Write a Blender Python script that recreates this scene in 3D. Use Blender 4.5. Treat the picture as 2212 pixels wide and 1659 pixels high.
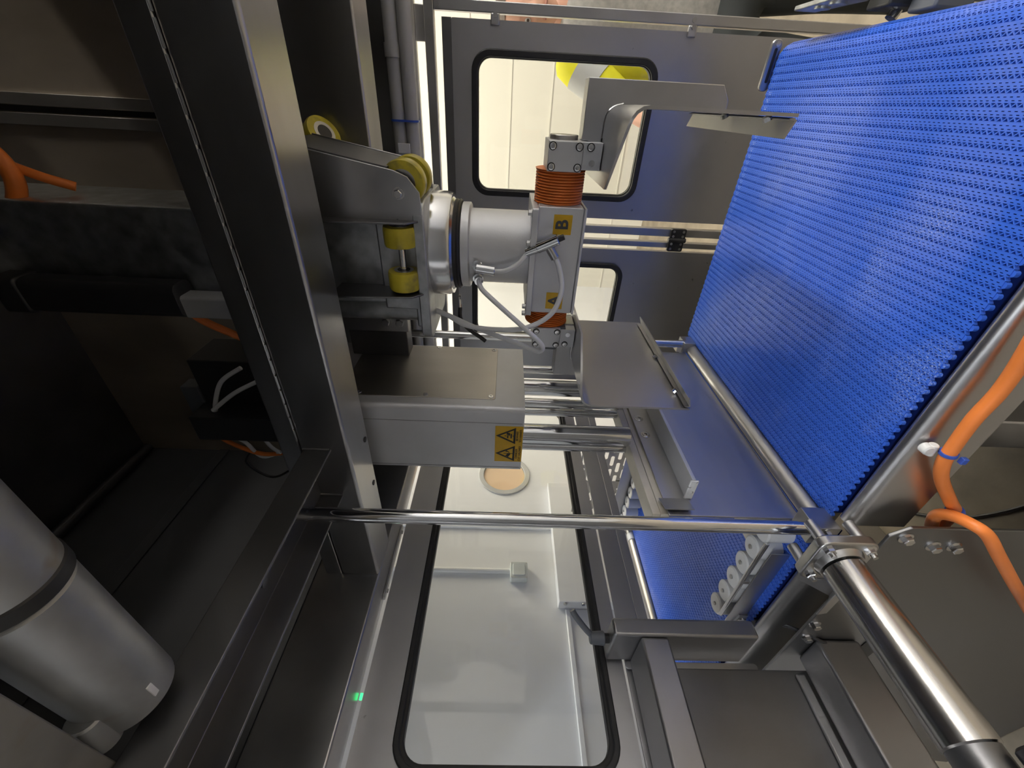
import bpy, bmesh, math, random
from mathutils import Vector, Matrix
random.seed(7)
for o in list(bpy.data.objects): bpy.data.objects.remove(o, do_unlink=True)
scene = bpy.context.scene
COL = scene.collection

# ------------------------------------------------------------------ camera
# The phone was held on its side: the picture's left is up.  Origin = lens, floor at z = -1.55 m.
cam_d = bpy.data.cameras.new('camera'); cam = bpy.data.objects.new('camera', cam_d); COL.objects.link(cam)
cam_d.sensor_fit = 'HORIZONTAL'; cam_d.sensor_width = 36.0; cam_d.lens = 36.0 * 881.4 / 2212.0
cam_d.clip_start = 0.01; cam_d.clip_end = 60
AX = ((0.0465186, -0.8227077, -0.5665581), (-0.0015785, -0.5672320, 0.8235566), (-0.9989162, -0.0374164, -0.0276855))
cam.matrix_world = Matrix(((AX[0][0], -AX[0][1], -AX[0][2], 0), (AX[1][0], -AX[1][1], -AX[1][2], 0),
                           (AX[2][0], -AX[2][1], -AX[2][2], 0), (0, 0, 0, 1)))
scene.camera = cam
# ------------------------------------------------------------------ world, exposure
w = bpy.data.worlds.new('world'); scene.world = w; w.use_nodes = True
w.node_tree.nodes['Background'].inputs[0].default_value = (0.9, 0.95, 1, 1)
w.node_tree.nodes['Background'].inputs[1].default_value = 0.3
vs = scene.view_settings
vs.view_transform = 'Standard'; vs.look = 'None'; vs.gamma = 1.0; vs.use_curve_mapping = False
vs.exposure = 0.0
scene.cycles.max_bounces = 7; scene.cycles.diffuse_bounces = 3; scene.cycles.glossy_bounces = 4; scene.cycles.transparent_max_bounces = 8
# ceiling lamps of the hall: (x, y, half x, half y, colour, strength)
LAMPS = [
    (0.30, -2.35, 0.90, 0.18, (0.92, 0.96, 1.0), 33, 'cool white ceiling lamp on the open side of the machine'),
    (-0.30, 3.40, 0.90, 0.16, (1.0, 0.91, 0.72), 46, 'warm ceiling lamp behind the machine doors'),
    (-1.62, 0.00, 0.10, 0.80, (0.90, 0.94, 1.0), 26, 'narrow ceiling lamp above the aisle by the white wall'),
    (3.30, 0.90, 0.20, 1.10, (1.0, 0.95, 0.86), 75, 'ceiling lamp beyond the belt end of the machine'),
    (-1.62, 2.20, 0.10, 0.60, (1.0, 0.93, 0.78), 16, 'narrow ceiling lamp above the porthole door'),
]
FLOOR = -1.55; CEIL = 2.45

# ------------------------------------------------------------------ materials
def mat(name, col, metal=0.0, rough=0.5, var=0.0, vscale=(8, 8, 8), bump=0.0, bscale=120, spots=None, rvar=0.0, emit=None, coat=0.0, spec=0.5, trans=0.0, sss=0.0):
    m = bpy.data.materials.new(name); m.use_nodes = True
    nt = m.node_tree; N = nt.nodes; L = nt.links; p = N['Principled BSDF']
    p.inputs['Base Color'].default_value = (*col, 1); p.inputs['Metallic'].default_value = metal
    p.inputs['Roughness'].default_value = rough; p.inputs['Specular IOR Level'].default_value = spec
    p.inputs['Coat Weight'].default_value = coat; p.inputs['Transmission Weight'].default_value = trans
    if sss: p.inputs['Subsurface Weight'].default_value = sss; p.inputs['Subsurface Radius'].default_value = (0.01, 0.004, 0.002)
    if emit: p.inputs['Emission Color'].default_value = (*emit[0], 1); p.inputs['Emission Strength'].default_value = emit[1]
    if var or bump or spots or rvar:
        geo = N.new('ShaderNodeNewGeometry'); mp = N.new('ShaderNodeMapping'); mp.inputs['Scale'].default_value = vscale
        L.new(geo.outputs['Position'], mp.inputs[0])
        nz = N.new('ShaderNodeTexNoise'); nz.inputs['Scale'].default_value = 1.0; nz.inputs['Detail'].default_value = 5
        L.new(mp.outputs[0], nz.inputs['Vector'])
        last = None
        if var:
            mr = N.new('ShaderNodeMapRange'); mr.inputs[1].default_value = 0.3; mr.inputs[2].default_value = 0.7
            mr.inputs[3].default_value = 1 - var; mr.inputs[4].default_value = 1 + var
            L.new(nz.outputs[0], mr.inputs[0])
            mx = N.new('ShaderNodeVectorMath'); mx.operation = 'SCALE'; mx.inputs[0].default_value = col
            L.new(mr.outputs[0], mx.inputs['Scale']); last = mx.outputs[0]
        if spots:   # (colour, scale, low, high)
            n2 = N.new('ShaderNodeTexNoise'); n2.inputs['Scale'].default_value = spots[1]; n2.inputs['Detail'].default_value = 3
            L.new(geo.outputs['Position'], n2.inputs['Vector'])
            m2 = N.new('ShaderNodeMapRange'); m2.inputs[1].default_value = spots[2]; m2.inputs[2].default_value = spots[3]
            L.new(n2.outputs[0], m2.inputs[0])
            mixc = N.new('ShaderNodeMix'); mixc.data_type = 'RGBA'
            L.new(m2.outputs[0], mixc.inputs[0])
            if last: L.new(last, mixc.inputs[6])
            else: mixc.inputs[6].default_value = (*col, 1)
            mixc.inputs[7].default_value = (*spots[0], 1); last = mixc.outputs[2]
        if last: L.new(last, p.inputs['Base Color'])
        if rvar:
            rr = N.new('ShaderNodeMapRange'); rr.inputs[1].default_value = 0.3; rr.inputs[2].default_value = 0.7
            rr.inputs[3].default_value = rough - rvar; rr.inputs[4].default_value = rough + rvar
            L.new(nz.outputs[0], rr.inputs[0]); L.new(rr.outputs[0], p.inputs['Roughness'])
        if bump:
            n3 = N.new('ShaderNodeTexNoise'); n3.inputs['Scale'].default_value = bscale
            L.new(geo.outputs['Position'], n3.inputs['Vector'])
            b = N.new('ShaderNodeBump'); b.inputs['Strength'].default_value = bump; b.inputs['Distance'].default_value = 0.002
            L.new(n3.outputs[0], b.inputs['Height']); L.new(b.outputs[0], p.inputs['Normal'])
    return m

M = {}
M['steel'] = mat('stainless_satin', (0.50, 0.50, 0.51), 1, 0.36, 0.10, (9, 9, 9), 0, rvar=0.06)
M['panel'] = mat('stainless_bead_blasted', (0.47, 0.47, 0.49), 1, 0.44, 0.06, (5, 5, 5), 0.05, 400, spots=((0.2, 0.2, 0.2), 42, 0.74, 0.80))
M['brush_y'] = mat('stainless_brushed_across', (0.52, 0.52, 0.53), 1, 0.34, 0.04, (6, 6, 6), 0, rvar=0.03)
M['brush_x'] = mat('stainless_brushed_along', (0.53, 0.51, 0.48), 1, 0.40, 0.08, (5, 16, 3), 0, rvar=0.05)
M['beam'] = mat('mill_finish_beam', (0.50, 0.50, 0.51), 1, 0.31, 0.07, (5, 14, 14), rvar=0.02)
M['frame_steel'] = mat('frame_tube_steel', (0.34, 0.34, 0.35), 1, 0.40, 0.05, (6, 6, 6), rvar=0.04)
M['guard_steel'] = mat('guard_sheet_steel', (0.24, 0.24, 0.245), 1, 0.42, 0.05, (4, 4, 4), rvar=0.04)
M['dark_steel'] = mat('dark_sheet_steel', (0.22, 0.22, 0.23), 1, 0.42, 0.15, (5, 5, 5), 0.05, 200, rvar=0.08)
M['plate'] = mat('smooth_slide_plate', (0.54, 0.54, 0.55), 1, 0.40, 0.05, (6, 3, 20), 0, rvar=0.05)
M['chrome'] = mat('hard_chrome', (0.72, 0.73, 0.75), 1, 0.09)
M['bright'] = mat('polished_steel', (0.66, 0.66, 0.67), 1, 0.18, 0.05)
M['turned'] = mat('turned_roller_steel', (0.58, 0.57, 0.56), 1, 0.22, 0.10, (90, 3, 90), 0, rvar=0.06)
M['galv'] = mat('galvanised_steel', (0.46, 0.48, 0.50), 1, 0.46, 0.25, (40, 40, 40), 0.15, 60, rvar=0.10)
M['alu'] = mat('anodised_aluminium', (0.66, 0.67, 0.70), 0.55, 0.42, 0.06, (10, 10, 10), 0.05, 300)
M['cast'] = mat('cast_nickel', (0.50, 0.50, 0.50), 1, 0.30, 0.05)
M['grey_cyl'] = mat('worn_grey_cylinder', (0.36, 0.37, 0.38), 0.6, 0.40, 0.25, (8, 14, 14), 0.1, 60, spots=((0.26, 0.21, 0.15), 18, 0.64, 0.76))
M['rusty'] = mat('stained_plate', (0.30, 0.29, 0.265), 0.6, 0.6, 0.2, (14, 14, 14), 0.1, 90, spots=((0.24, 0.15, 0.08), 13, 0.55, 0.70))
M['cream'] = mat('cream_plastic', (0.74, 0.70, 0.60), 0, 0.42, 0.05, (30, 30, 30))
M['white'] = mat('white_plastic', (0.78, 0.79, 0.80), 0, 0.35, 0.03)
M['rough_white'] = mat('chipped_white_edge', (0.74, 0.75, 0.76), 0, 0.7, 0.1, (60, 60, 60), 0.6, 160, spots=((0.25, 0.25, 0.25), 110, 0.60, 0.66))
M['milky'] = mat('milky_hose', (0.78, 0.80, 0.84), 0, 0.28)
M['black'] = mat('black_rubber', (0.018, 0.018, 0.020), 0, 0.5, 0.2, (40, 40, 40))
M['blackp'] = mat('black_plastic', (0.022, 0.022, 0.025), 0, 0.35)
M['dark_box'] = mat('dark_grey_coated', (0.035, 0.036, 0.040), 0.2, 0.45, 0.1)
M['slate'] = mat('slate_plastic', (0.10, 0.11, 0.13), 0, 0.4)
M['orange'] = mat('orange_cable', (0.86, 0.24, 0.05), 0, 0.42, 0.05, (20, 20, 20))
M['bellows'] = mat('orange_silicone', (0.82, 0.215, 0.035), 0, 0.45, 0.1, (30, 30, 30))
M['yellow'] = mat('yellow_polyurethane', (0.50, 0.42, 0.03), 0, 0.35, 0.25, (25, 25, 25), spots=((0.16, 0.14, 0.06), 30, 0.55, 0.75))
M['sticker'] = mat('yellow_sticker', (0.72, 0.44, 0.02), 0, 0.3, 0.12, (25, 25, 25))
M['ink'] = mat('black_print', (0.02, 0.02, 0.022), 0, 0.4)
M['greyink'] = mat('grey_print', (0.07, 0.075, 0.085), 0, 0.4)
M['tie'] = mat('blue_nylon', (0.04, 0.10, 0.48), 0, 0.4)
M['belt_under'] = mat('belt_underside', (0.006, 0.02, 0.16), 0, 0.7, spec=0.1)
M['wall'] = mat('white_wall_panel', (0.82, 0.83, 0.86), 0, 0.32, 0.02, (1.5, 1.5, 1.5), spots=((0.62, 0.61, 0.58), 9, 0.76, 0.80))
M['wallg'] = mat('grey_wall_panel', (0.12, 0.12, 0.125), 0, 0.5, 0.04, (1, 1, 1))
M['wallw'] = mat('cream_wall_panel', (0.80, 0.775, 0.70), 0, 0.45, 0.02, (1, 1, 1))
M['ceil'] = mat('ceiling_paint', (0.75, 0.75, 0.74), 0, 0.6)
M['floor'] = mat('resin_floor', (0.24, 0.205, 0.155), 0, 0.55, 0.25, (7, 7, 7), 0.2, 60)
M['tan'] = mat('tan_board', (0.70, 0.52, 0.33), 0, 0.6, 0.05)
M['grey_cover'] = mat('grey_conduit', (0.50, 0.50, 0.50), 0, 0.5, 0.08, (6, 6, 6))
M['switch'] = mat('grey_switch_plastic', (0.58, 0.62, 0.62), 0, 0.35)
M['skin'] = mat('skin', (0.72, 0.40, 0.28), 0, 0.5, 0.05, sss=0.1)
M['lips'] = mat('lips', (0.50, 0.22, 0.17), 0, 0.5)
M['hair'] = mat('hair', (0.10, 0.07, 0.05), 0, 0.6)
M['hivis'] = mat('yellow_safety_cloth', (0.85, 0.80, 0.02), 0, 0.7, 0.05)
M['reflect'] = mat('silver_reflective_tape', (0.62, 0.63, 0.63), 0.1, 0.4)
M['greycloth'] = mat('grey_cloth', (0.42, 0.41, 0.38), 0, 0.85, 0.15, (60, 10, 60))
M['trouser'] = mat('dark_cloth', (0.035, 0.04, 0.04), 0, 0.85)
M['eye'] = mat('eye_white', (0.8, 0.78, 0.75), 0, 0.2)
M['green'] = mat('green_indicator', (0.02, 0.5, 0.1), 0, 0.3, emit=((0.05, 1.0, 0.25), 2))
M['peach'] = mat('peach_port', (0.80, 0.58, 0.38), 0, 0.4, 0.03)

def belt_material():
    m = mat('blue_belt_plastic', (0.036, 0.125, 0.63), 0, 0.29, spec=0.6)
    nt = m.node_tree; N = nt.nodes; L = nt.links; p = N['Principled BSDF']
    geo = N.new('ShaderNodeNewGeometry')
    fine = N.new('ShaderNodeTexNoise'); fine.inputs['Scale'].default_value = 420; fine.inputs['Detail'].default_value = 2
    big = N.new('ShaderNodeTexNoise'); big.inputs['Scale'].default_value = 7.5; big.inputs['Detail'].default_value = 3
    for n in (fine, big): L.new(geo.outputs['Position'], n.inputs['Vector'])
    a = N.new('ShaderNodeMapRange'); a.inputs[1].default_value = 0.50; a.inputs[2].default_value = 0.66; L.new(fine.outputs[0], a.inputs[0])
    prev = None
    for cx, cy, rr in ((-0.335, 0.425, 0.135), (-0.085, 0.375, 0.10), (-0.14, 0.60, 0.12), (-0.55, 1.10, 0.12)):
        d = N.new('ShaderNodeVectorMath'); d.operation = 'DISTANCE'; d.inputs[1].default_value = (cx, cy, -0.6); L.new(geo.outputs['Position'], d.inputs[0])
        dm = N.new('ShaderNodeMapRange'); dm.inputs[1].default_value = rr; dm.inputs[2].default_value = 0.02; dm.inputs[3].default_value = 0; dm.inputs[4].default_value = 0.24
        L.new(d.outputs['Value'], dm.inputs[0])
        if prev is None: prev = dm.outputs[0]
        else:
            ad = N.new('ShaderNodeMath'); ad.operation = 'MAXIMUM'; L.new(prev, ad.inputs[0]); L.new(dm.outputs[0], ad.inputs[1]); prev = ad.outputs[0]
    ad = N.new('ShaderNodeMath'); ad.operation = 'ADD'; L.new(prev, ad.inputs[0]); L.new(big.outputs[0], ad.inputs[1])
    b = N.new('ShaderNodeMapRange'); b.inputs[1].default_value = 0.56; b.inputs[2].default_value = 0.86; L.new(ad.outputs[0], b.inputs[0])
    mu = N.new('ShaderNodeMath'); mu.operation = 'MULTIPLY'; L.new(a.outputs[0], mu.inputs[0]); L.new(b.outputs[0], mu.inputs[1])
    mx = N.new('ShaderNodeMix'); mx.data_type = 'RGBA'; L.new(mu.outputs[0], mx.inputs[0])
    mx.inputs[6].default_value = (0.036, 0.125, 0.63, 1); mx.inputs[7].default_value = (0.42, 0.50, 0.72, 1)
    L.new(mx.outputs[2], p.inputs['Base Color'])
    return m
M['belt'] = belt_material()

def glass_material():
    m = bpy.data.materials.new('clear_pane'); m.use_nodes = True
    nt = m.node_tree; N = nt.nodes; L = nt.links
    for n in list(N): N.remove(n)
    out = N.new('ShaderNodeOutputMaterial'); tr = N.new('ShaderNodeBsdfTransparent'); tr.inputs[0].default_value = (0.97, 0.98, 0.97, 1)
    gl = N.new('ShaderNodeBsdfGlossy'); gl.inputs['Roughness'].default_value = 0.03
    lw = N.new('ShaderNodeLayerWeight'); lw.inputs[0].default_value = 0.5
    pw = N.new('ShaderNodeMath'); pw.operation = 'POWER'; pw.inputs[1].default_value = 4.0; L.new(lw.outputs['Facing'], pw.inputs[0])
    fr = N.new('ShaderNodeMath'); fr.operation = 'MULTIPLY_ADD'; fr.inputs[1].default_value = 0.5; fr.inputs[2].default_value = 0.03; L.new(pw.outputs[0], fr.inputs[0])
    mx = N.new('ShaderNodeMixShader'); L.new(fr.outputs[0], mx.inputs[0]); L.new(tr.outputs[0], mx.inputs[1]); L.new(gl.outputs[0], mx.inputs[2])
    L.new(mx.outputs[0], out.inputs[0]); return m
M['glass'] = glass_material()

# ------------------------------------------------------------------ helpers
LOC = {}
def put(o, parent, at):
    COL.objects.link(o); o.location = at; LOC[o] = Vector(at)
    if parent is not None:
        o.parent = parent; o.matrix_parent_inverse = Matrix.Translation(-LOC[parent])
    return o
def tag(o, label=None, cat=None, group=None, kind=None):
    if label: o['label'] = label
    if cat: o['category'] = cat
    if group: o['group'] = group
    if kind: o['kind'] = kind
    return o
def thing(name, at, label, cat, group=None):
    o = bpy.data.objects.new(name, None); o.empty_display_size = 0.05
    put(o, None, at); return tag(o, label, cat, group)

def rrect(u0, u1, v0, v1, r, n=8):
    pts = []
    for cu, cv, a0 in ((u1 - r, v1 - r, 0), (u0 + r, v1 - r, 90), (u0 + r, v0 + r, 180), (u1 - r, v0 + r, 270)):
        for i in range(n + 1):
            a = math.radians(a0 + 90 * i / n); pts.append((cu + r * math.cos(a), cv + r * math.sin(a)))
    return pts
def smooth_path(pts, sub=8):
    P = [Vector(p) for p in pts]; out = []
    for i in range(len(P) - 1):
        p0 = P[max(i - 1, 0)]; p1 = P[i]; p2 = P[i + 1]; p3 = P[min(i + 2, len(P) - 1)]
        for k in range(sub):
            t = k / sub
            out.append(0.5 * ((2 * p1) + (p2 - p0) * t + (2 * p0 - 5 * p1 + 4 * p2 - p3) * t * t + (3 * p1 - p0 - 3 * p2 + p3) * t ** 3))
    out.append(P[-1]); return out

class MB:
    def __init__(s): s.v = []; s.f = []
    def add(s, v, f):
        b = len(s.v); s.v += [Vector(p) for p in v]; s.f += [tuple(i + b for i in q) for q in f]; return s
    def box(s, x0, x1, y0, y1, z0, z1):
        v = [(x, y, z) for x in (x0, x1) for y in (y0, y1) for z in (z0, z1)]
        return s.add(v, [(0, 1, 3, 2), (4, 6, 7, 5), (0, 4, 5, 1), (2, 3, 7, 6), (0, 2, 6, 4), (1, 5, 7, 3)])
    def prism(s, pts, axis, a0, a1):
        def P(u, v, a): return {'X': (a, u, v), 'Y': (u, a, v), 'Z': (u, v, a)}[axis]
        n = len(pts); v = [P(u, w_, a0) for u, w_ in pts] + [P(u, w_, a1) for u, w_ in pts]
        f = [tuple(range(n)), tuple(range(2 * n - 1, n - 1, -1))] + [(i, (i + 1) % n, n + (i + 1) % n, n + i) for i in range(n)]
        return s.add(v, f)
    def sheet(s, pts, axis, a0, a1, t):      # open profile given thickness t, extruded
        n = len(pts); out = []
        for i in range(n):
            p = Vector(pts[i]); d = (Vector(pts[min(i + 1, n - 1)]) - Vector(pts[max(i - 1, 0)])).normalized()
            out.append(p + Vector((-d.y, d.x)) * t)
        return s.prism([tuple(p) for p in pts] + [tuple(p) for p in reversed(out)], axis, a0, a1)
    def hole_plate(s, outer, inner, axis, a0, a1):   # both loops same length
        def P(u, v, a): return {'X': (a, u, v), 'Y': (u, a, v), 'Z': (u, v, a)}[axis]
        n = len(inner); v = []
        for a in (a0, a1):
            v += [P(*p, a) for p in outer] + [P(*p, a) for p in inner]
        f = []
        for i in range(n):
            j = (i + 1) % n
            f += [(i, j, n + j, n + i), (2 * n + i, 3 * n + i, 3 * n + j, 2 * n + j), (i, 2 * n + i, 2 * n + j, j), (n + i, n + j, 3 * n + j, 3 * n + i)]
        return s.add(v, f)
    def lathe(s, p0, d, prof, n=28):
        d = Vector(d).normalized(); p0 = Vector(p0)
        a = d.orthogonal().normalized(); b = d.cross(a); v = []; f = []
        for t, r in prof:
            for i in range(n):
                an = 2 * math.pi * i / n; v.append(p0 + d * t + (a * math.cos(an) + b * math.sin(an)) * max(r, 1e-5))
        for k in range(len(prof) - 1):
            for i in range(n):
                j = (i + 1) % n; f.append((k * n + i, k * n + j, (k + 1) * n + j, (k + 1) * n + i))
        f.append(tuple(range(n - 1, -1, -1))); f.append(tuple((len(prof) - 1) * n + i for i in range(n)))
        return s.add(v, f)
    def cyl(s, p0, p1, r, r1=None, n=24, bev=0.0):
        p0 = Vector(p0); p1 = Vector(p1); L_ = (p1 - p0).length; r1 = r if r1 is None else r1
        prof = [(0, r - bev), (bev, r), (L_ - bev, r1), (L_, r1 - bev)] if bev else [(0, r), (L_, r1)]
        return s.lathe(p0, p1 - p0, prof, n)
    def tube(s, pts, r, n=10, sub=8):
        P = smooth_path(pts, sub) if sub else [Vector(p) for p in pts]
        t0 = (P[1] - P[0]).normalized(); a = t0.orthogonal().normalized(); v = []; f = []
        for i, p in enumerate(P):
            t = (P[min(i + 1, len(P) - 1)] - P[max(i - 1, 0)]).normalized()
            a = (a - t * a.dot(t)).normalized(); b = t.cross(a)
            for k in range(n):
                an = 2 * math.pi * k / n; v.append(p + (a * math.cos(an) + b * math.sin(an)) * r)
        for i in range(len(P) - 1):
            for k in range(n):
                j = (k + 1) % n; f.append((i * n + k, i * n + j, (i + 1) * n + j, (i + 1) * n + k))
        f.append(tuple(range(n - 1, -1, -1))); f.append(tuple((len(P) - 1) * n + k for k in range(n)))
        return s.add(v, f)
    def hexbolt(s, p, d, r, h=None, washer=True):
        d = Vector(d).normalized(); p = Vector(p); h = h or r * 1.1; t = 0
        if washer: s.cyl(p, p + d * r * 0.25, r * 1.35, n=20); t = r * 0.25
        return s.lathe(p + d * t, d, [(0, r), (h * 0.85, r), (h, r * 0.86)], 6)
    def capscrew(s, p, d, r):
        d = Vector(d).normalized(); p = Vector(p)
        return s.lathe(p, d, [(0, r * 1.25), (0.0008, r * 1.25), (0.001, r), (r * 0.5, r), (r * 0.55, r * 0.9), (r * 0.55, r * 0.5), (r * 0.2, r * 0.5)], 16)
    def ringscrew(s, p, d, r):
        d = Vector(d).normalized(); p = Vector(p)
        return s.lathe(p, d, [(0, r), (0.0018, r), (0.0022, r * 0.85), (0.0022, r * 0.45), (0.0004, r * 0.42)], 18)
    def xf(s, m): s.v = [m @ p for p in s.v]; return s
    def build(s, name, m, parent=None, bevel=0.0, seg=2, smooth=35, at=None):
        lo = Vector((min(p.x for p in s.v), min(p.y for p in s.v), min(p.z for p in s.v)))
        hi = Vector((max(p.x for p in s.v), max(p.y for p in s.v), max(p.z for p in s.v)))
        c = Vector(((lo.x + hi.x) / 2, (lo.y + hi.y) / 2, lo.z)) if at is None else Vector(at)
        me = bpy.data.meshes.new(name); me.from_pydata([p - c for p in s.v], [], s.f)
        bm = bmesh.new(); bm.from_mesh(me); bmesh.ops.recalc_face_normals(bm, faces=bm.faces); bm.to_mesh(me); bm.free()
        me.materials.append(M[m])
        o = bpy.data.objects.new(name, me); put(o, parent, c)
        if smooth:
            for q in me.polygons: q.use_smooth = True
            me.set_sharp_from_angle(angle=math.radians(smooth))
        if bevel:
            b = o.modifiers.new('bevel', 'BEVEL'); b.width = bevel; b.segments = seg; b.limit_method = 'ANGLE'; b.angle_limit = math.radians(40)
        return o

def text_part(name, txt, size, origin, right, up, m, parent, bold=0.0, depth=0.0003):
    cu = bpy.data.curves.new(name, 'FONT'); cu.body = txt; cu.size = size; cu.align_x = 'CENTER'; cu.align_y = 'CENTER'
    cu.offset = bold; cu.extrude = depth; cu.resolution_u = 3
    tmp = bpy.data.objects.new('tmp', cu); COL.objects.link(tmp)
    dg = bpy.context.evaluated_depsgraph_get(); me = bpy.data.meshes.new_from_object(tmp.evaluated_get(dg))
    bpy.data.objects.remove(tmp, do_unlink=True)
    R_ = Vector(right).normalized(); U = Vector(up).normalized(); Nn = R_.cross(U); O = Vector(origin)
    me.transform(Matrix(((R_.x, U.x, Nn.x, 0), (R_.y, U.y, Nn.y, 0), (R_.z, U.z, Nn.z, 0), (0, 0, 0, 1))))
    me.name = name; me.materials.clear(); me.materials.append(M[m])
    o = bpy.data.objects.new(name, me); return put(o, parent, O)

def clone(o, parent, delta, mirror=None):
    c = o.copy(); put(c, parent, LOC[o] + Vector(delta)); return c

# ------------------------------------------------------------------ hall
def struct(mb, name, m, **k): return tag(mb.build(name, m, smooth=0, **k), kind='structure')
struct(MB().box(-1.95, 4.0, -3.0, 5.0, FLOOR - 0.1, FLOOR), 'floor', 'floor')
struct(MB().box(-1.95, 4.0, -3.0, 5.0, CEIL, CEIL + 0.1), 'ceiling', 'ceil')
struct(MB().box(-1.95, -1.85, -3.0, 5.0, FLOOR, CEIL), 'wall_left', 'wall')
wb = struct(MB().box(-1.85, 4.0, 4.9, 5.0, FLOOR, CEIL), 'wall_back', 'wallw')
for i in range(9):   # joints of the sandwich panels on the far wall
    z = -1.2 + i * 0.4
    MB().box(-1.85, 4.0, 4.893, 4.90, z, z + 0.012).build('panel_rib', 'wallw', wb, smooth=0)
struct(MB().box(3.9, 4.0, -3.0, 4.9, FLOOR, CEIL), 'wall_right', 'wall')
struct(MB().box(-1.85, 3.9, -3.0, -2.9, FLOOR, CEIL), 'wall_front', 'wallg')
for i, (x, y, hx, hy, c, st, lab) in enumerate(LAMPS):
    t = thing('ceiling_lamp', (x, y, CEIL - 0.06), lab, 'lamp')
    MB().box(x - hx - 0.03, x + hx + 0.03, y - hy - 0.03, y + hy + 0.03, CEIL - 0.03, CEIL).build('housing', 'white', t, 0.004)
    M['lamp%d' % i] = mat('lamp_diffuser_%d' % i, (0.9, 0.9, 0.9), 0, 0.5, emit=(c, st))
    MB().box(x - hx, x + hx, y - hy, y + hy, CEIL - 0.05, CEIL - 0.03).build('diffuser', 'lamp%d' % i, t)

# ---- things on the white wall seen through the side window
t = thing('light_switch', (-1.85, 1.087, -0.165), 'pale grey light switch on the white wall', 'switch')
MB().prism(rrect(1.046, 1.128, -0.160, -0.078, 0.008), 'X', -1.8495, -1.808).build('back_box', 'switch', t, 0.002)
MB().prism(rrect(1.058, 1.116, -0.148, -0.090, 0.008), 'X', -1.808, -1.801).build('rocker', 'switch', t, 0.002)
for a in (1.052, 1.122):
    for b in (-0.154, -0.084): MB().cyl((-1.808, a, b), (-1.8065, a, b), 0.0028, n=12).build('screw', 'cast', t)
tag(MB().cyl((-1.835, 1.095, -0.08), (-1.835, 1.095, 2.40), 0.0115, n=16).build('conduit_pipe', 'white'), 'thin white conduit running up from the light switch', 'pipe')
t = thing('cold_room_door', (-1.85, 1.95, FLOOR), 'white insulated door with a round peach porthole', 'door')
MB().hole_plate(rrect(1.335, 2.55, -1.52, 0.60, 0.01), rrect(1.70 - 0.13, 1.70 + 0.13, -0.172, 0.088, 0.1299), 'X', -1.8495, -1.832).build('leaf', 'wall', t)
MB().hole_plate([(1.70 + 0.152 * math.cos(a * math.pi / 18), -0.042 + 0.152 * math.sin(a * math.pi / 18)) for a in range(36)],
                [(1.70 + 0.122 * math.cos(a * math.pi / 18), -0.042 + 0.122 * math.sin(a * math.pi / 18)) for a in range(36)], 'X', -1.832, -1.822).build('porthole_ring', 'grey_cover', t, 0.003)
MB().prism([(1.70 + 0.121 * math.cos(a * math.pi / 18), -0.042 + 0.121 * math.sin(a * math.pi / 18)) for a in range(36)], 'X', -1.8495, -1.836).build('port_pane', 'peach', t)
t = thing('wall_bumper_cover', (-1.85, 1.27, -0.62), 'white sheet metal cover box low on the wall', 'cover')
MB().box(-1.8495, -1.790, 0.932, 1.615, -0.56, -0.292).build('cover', 'wall', t, 0.003)
for z in (-0.32, -0.40, -0.48):
    MB().cyl((-1.80, 0.925, z), (-1.80, 0.932, z), 0.008, n=12).build('screw', 'cast', t)
MB().box(-1.790, -1.784, 1.45, 1.56, -0.50, -0.44).build('latch', 'grey_cover', t, 0.001)
tag(MB().box(-1.8495, -1.838, -1.2, 0.925, -0.345, -0.325).build('wall_joint_trim', 'wall', bevel=0.003), 'slim white joint trim running along the wall', 'trim')

# ------------------------------------------------------------------ machine frame
t = thing('front_gantry_beam', (0, 0.588, 0.271), 'heavy grey steel gantry beam with tan lit underside, nearest the camera', 'beam')
MB().box(-0.936, 0.684, 0.541, 0.635, 0.271, 0.357).build('box_tube', 'beam', t, 0.005, 3)
MB().box(-0.936, 0.684, 0.5415, 0.63, 0.3585, 0.394).build('top_strip', 'beam', t, 0.002)
mb = MB()
for i in range(34):
    x = -0.50 + i * 0.0285; mb.cyl((x - 0.012, 0.5412, 0.3575), (x + 0.012, 0.5412, 0.3575), 0.0016, n=6)
mb.build('weld_seam', 'cast', t)
for x, y in ((-0.575, 0.618), (-0.70, 0.616)):
    MB().cyl((x, y, 0.2695), (x, y, 0.2712), 0.006, n=14).build('bolt_hole', 'black', t)
t = thing('rear_gantry_rail', (0, 0.965, 0.271), 'second gantry rail parallel behind the front beam', 'beam')
MB().box(-0.935, 0.684, 0.921, 1.010, 0.271, 0.400).build('box_tube', 'beam', t, 0.004, 3)
t = thing('side_frame_beam', (-0.968, 0.45, 0.271), 'dark frame beam running toward the camera above the side window', 'beam')
MB().box(-1.036, -0.937, -0.35, 1.30, 0.271, 0.42).build('box_tube', 'beam', t, 0.004, 3)
MB().prism(rrect(-1.034, -1.012, 0.53, 0.74, 0.008), 'Z', 0.2665, 0.271).build('slotted_plate', 'steel', t, 0.001)
for y in (0.55, 0.72): MB().cyl((-1.023, y, 0.2665), (-1.023, y, 0.263), 0.005, n=12).build('screw', 'cast', t)
tag(MB().box(-1.034, -1.030, 0.325, 0.337, 0.2635, 0.2685).build('status_light', 'green'), 'small green status light in the gap above the window', 'light')
t = thing('cross_channel', (-0.592, 0.15, 0.302), 'open steel channel holding the top of the chrome post', 'beam')
MB().prism([(-0.655, 0.302), (-0.6505, 0.302), (-0.6505, 0.3455), (-0.5345, 0.3455), (-0.5345, 0.302), (-0.53, 0.302), (-0.53, 0.35), (-0.655, 0.35)], 'Y', -0.35, 0.541).build('channel', 'dark_steel', t, 0.0012)
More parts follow.
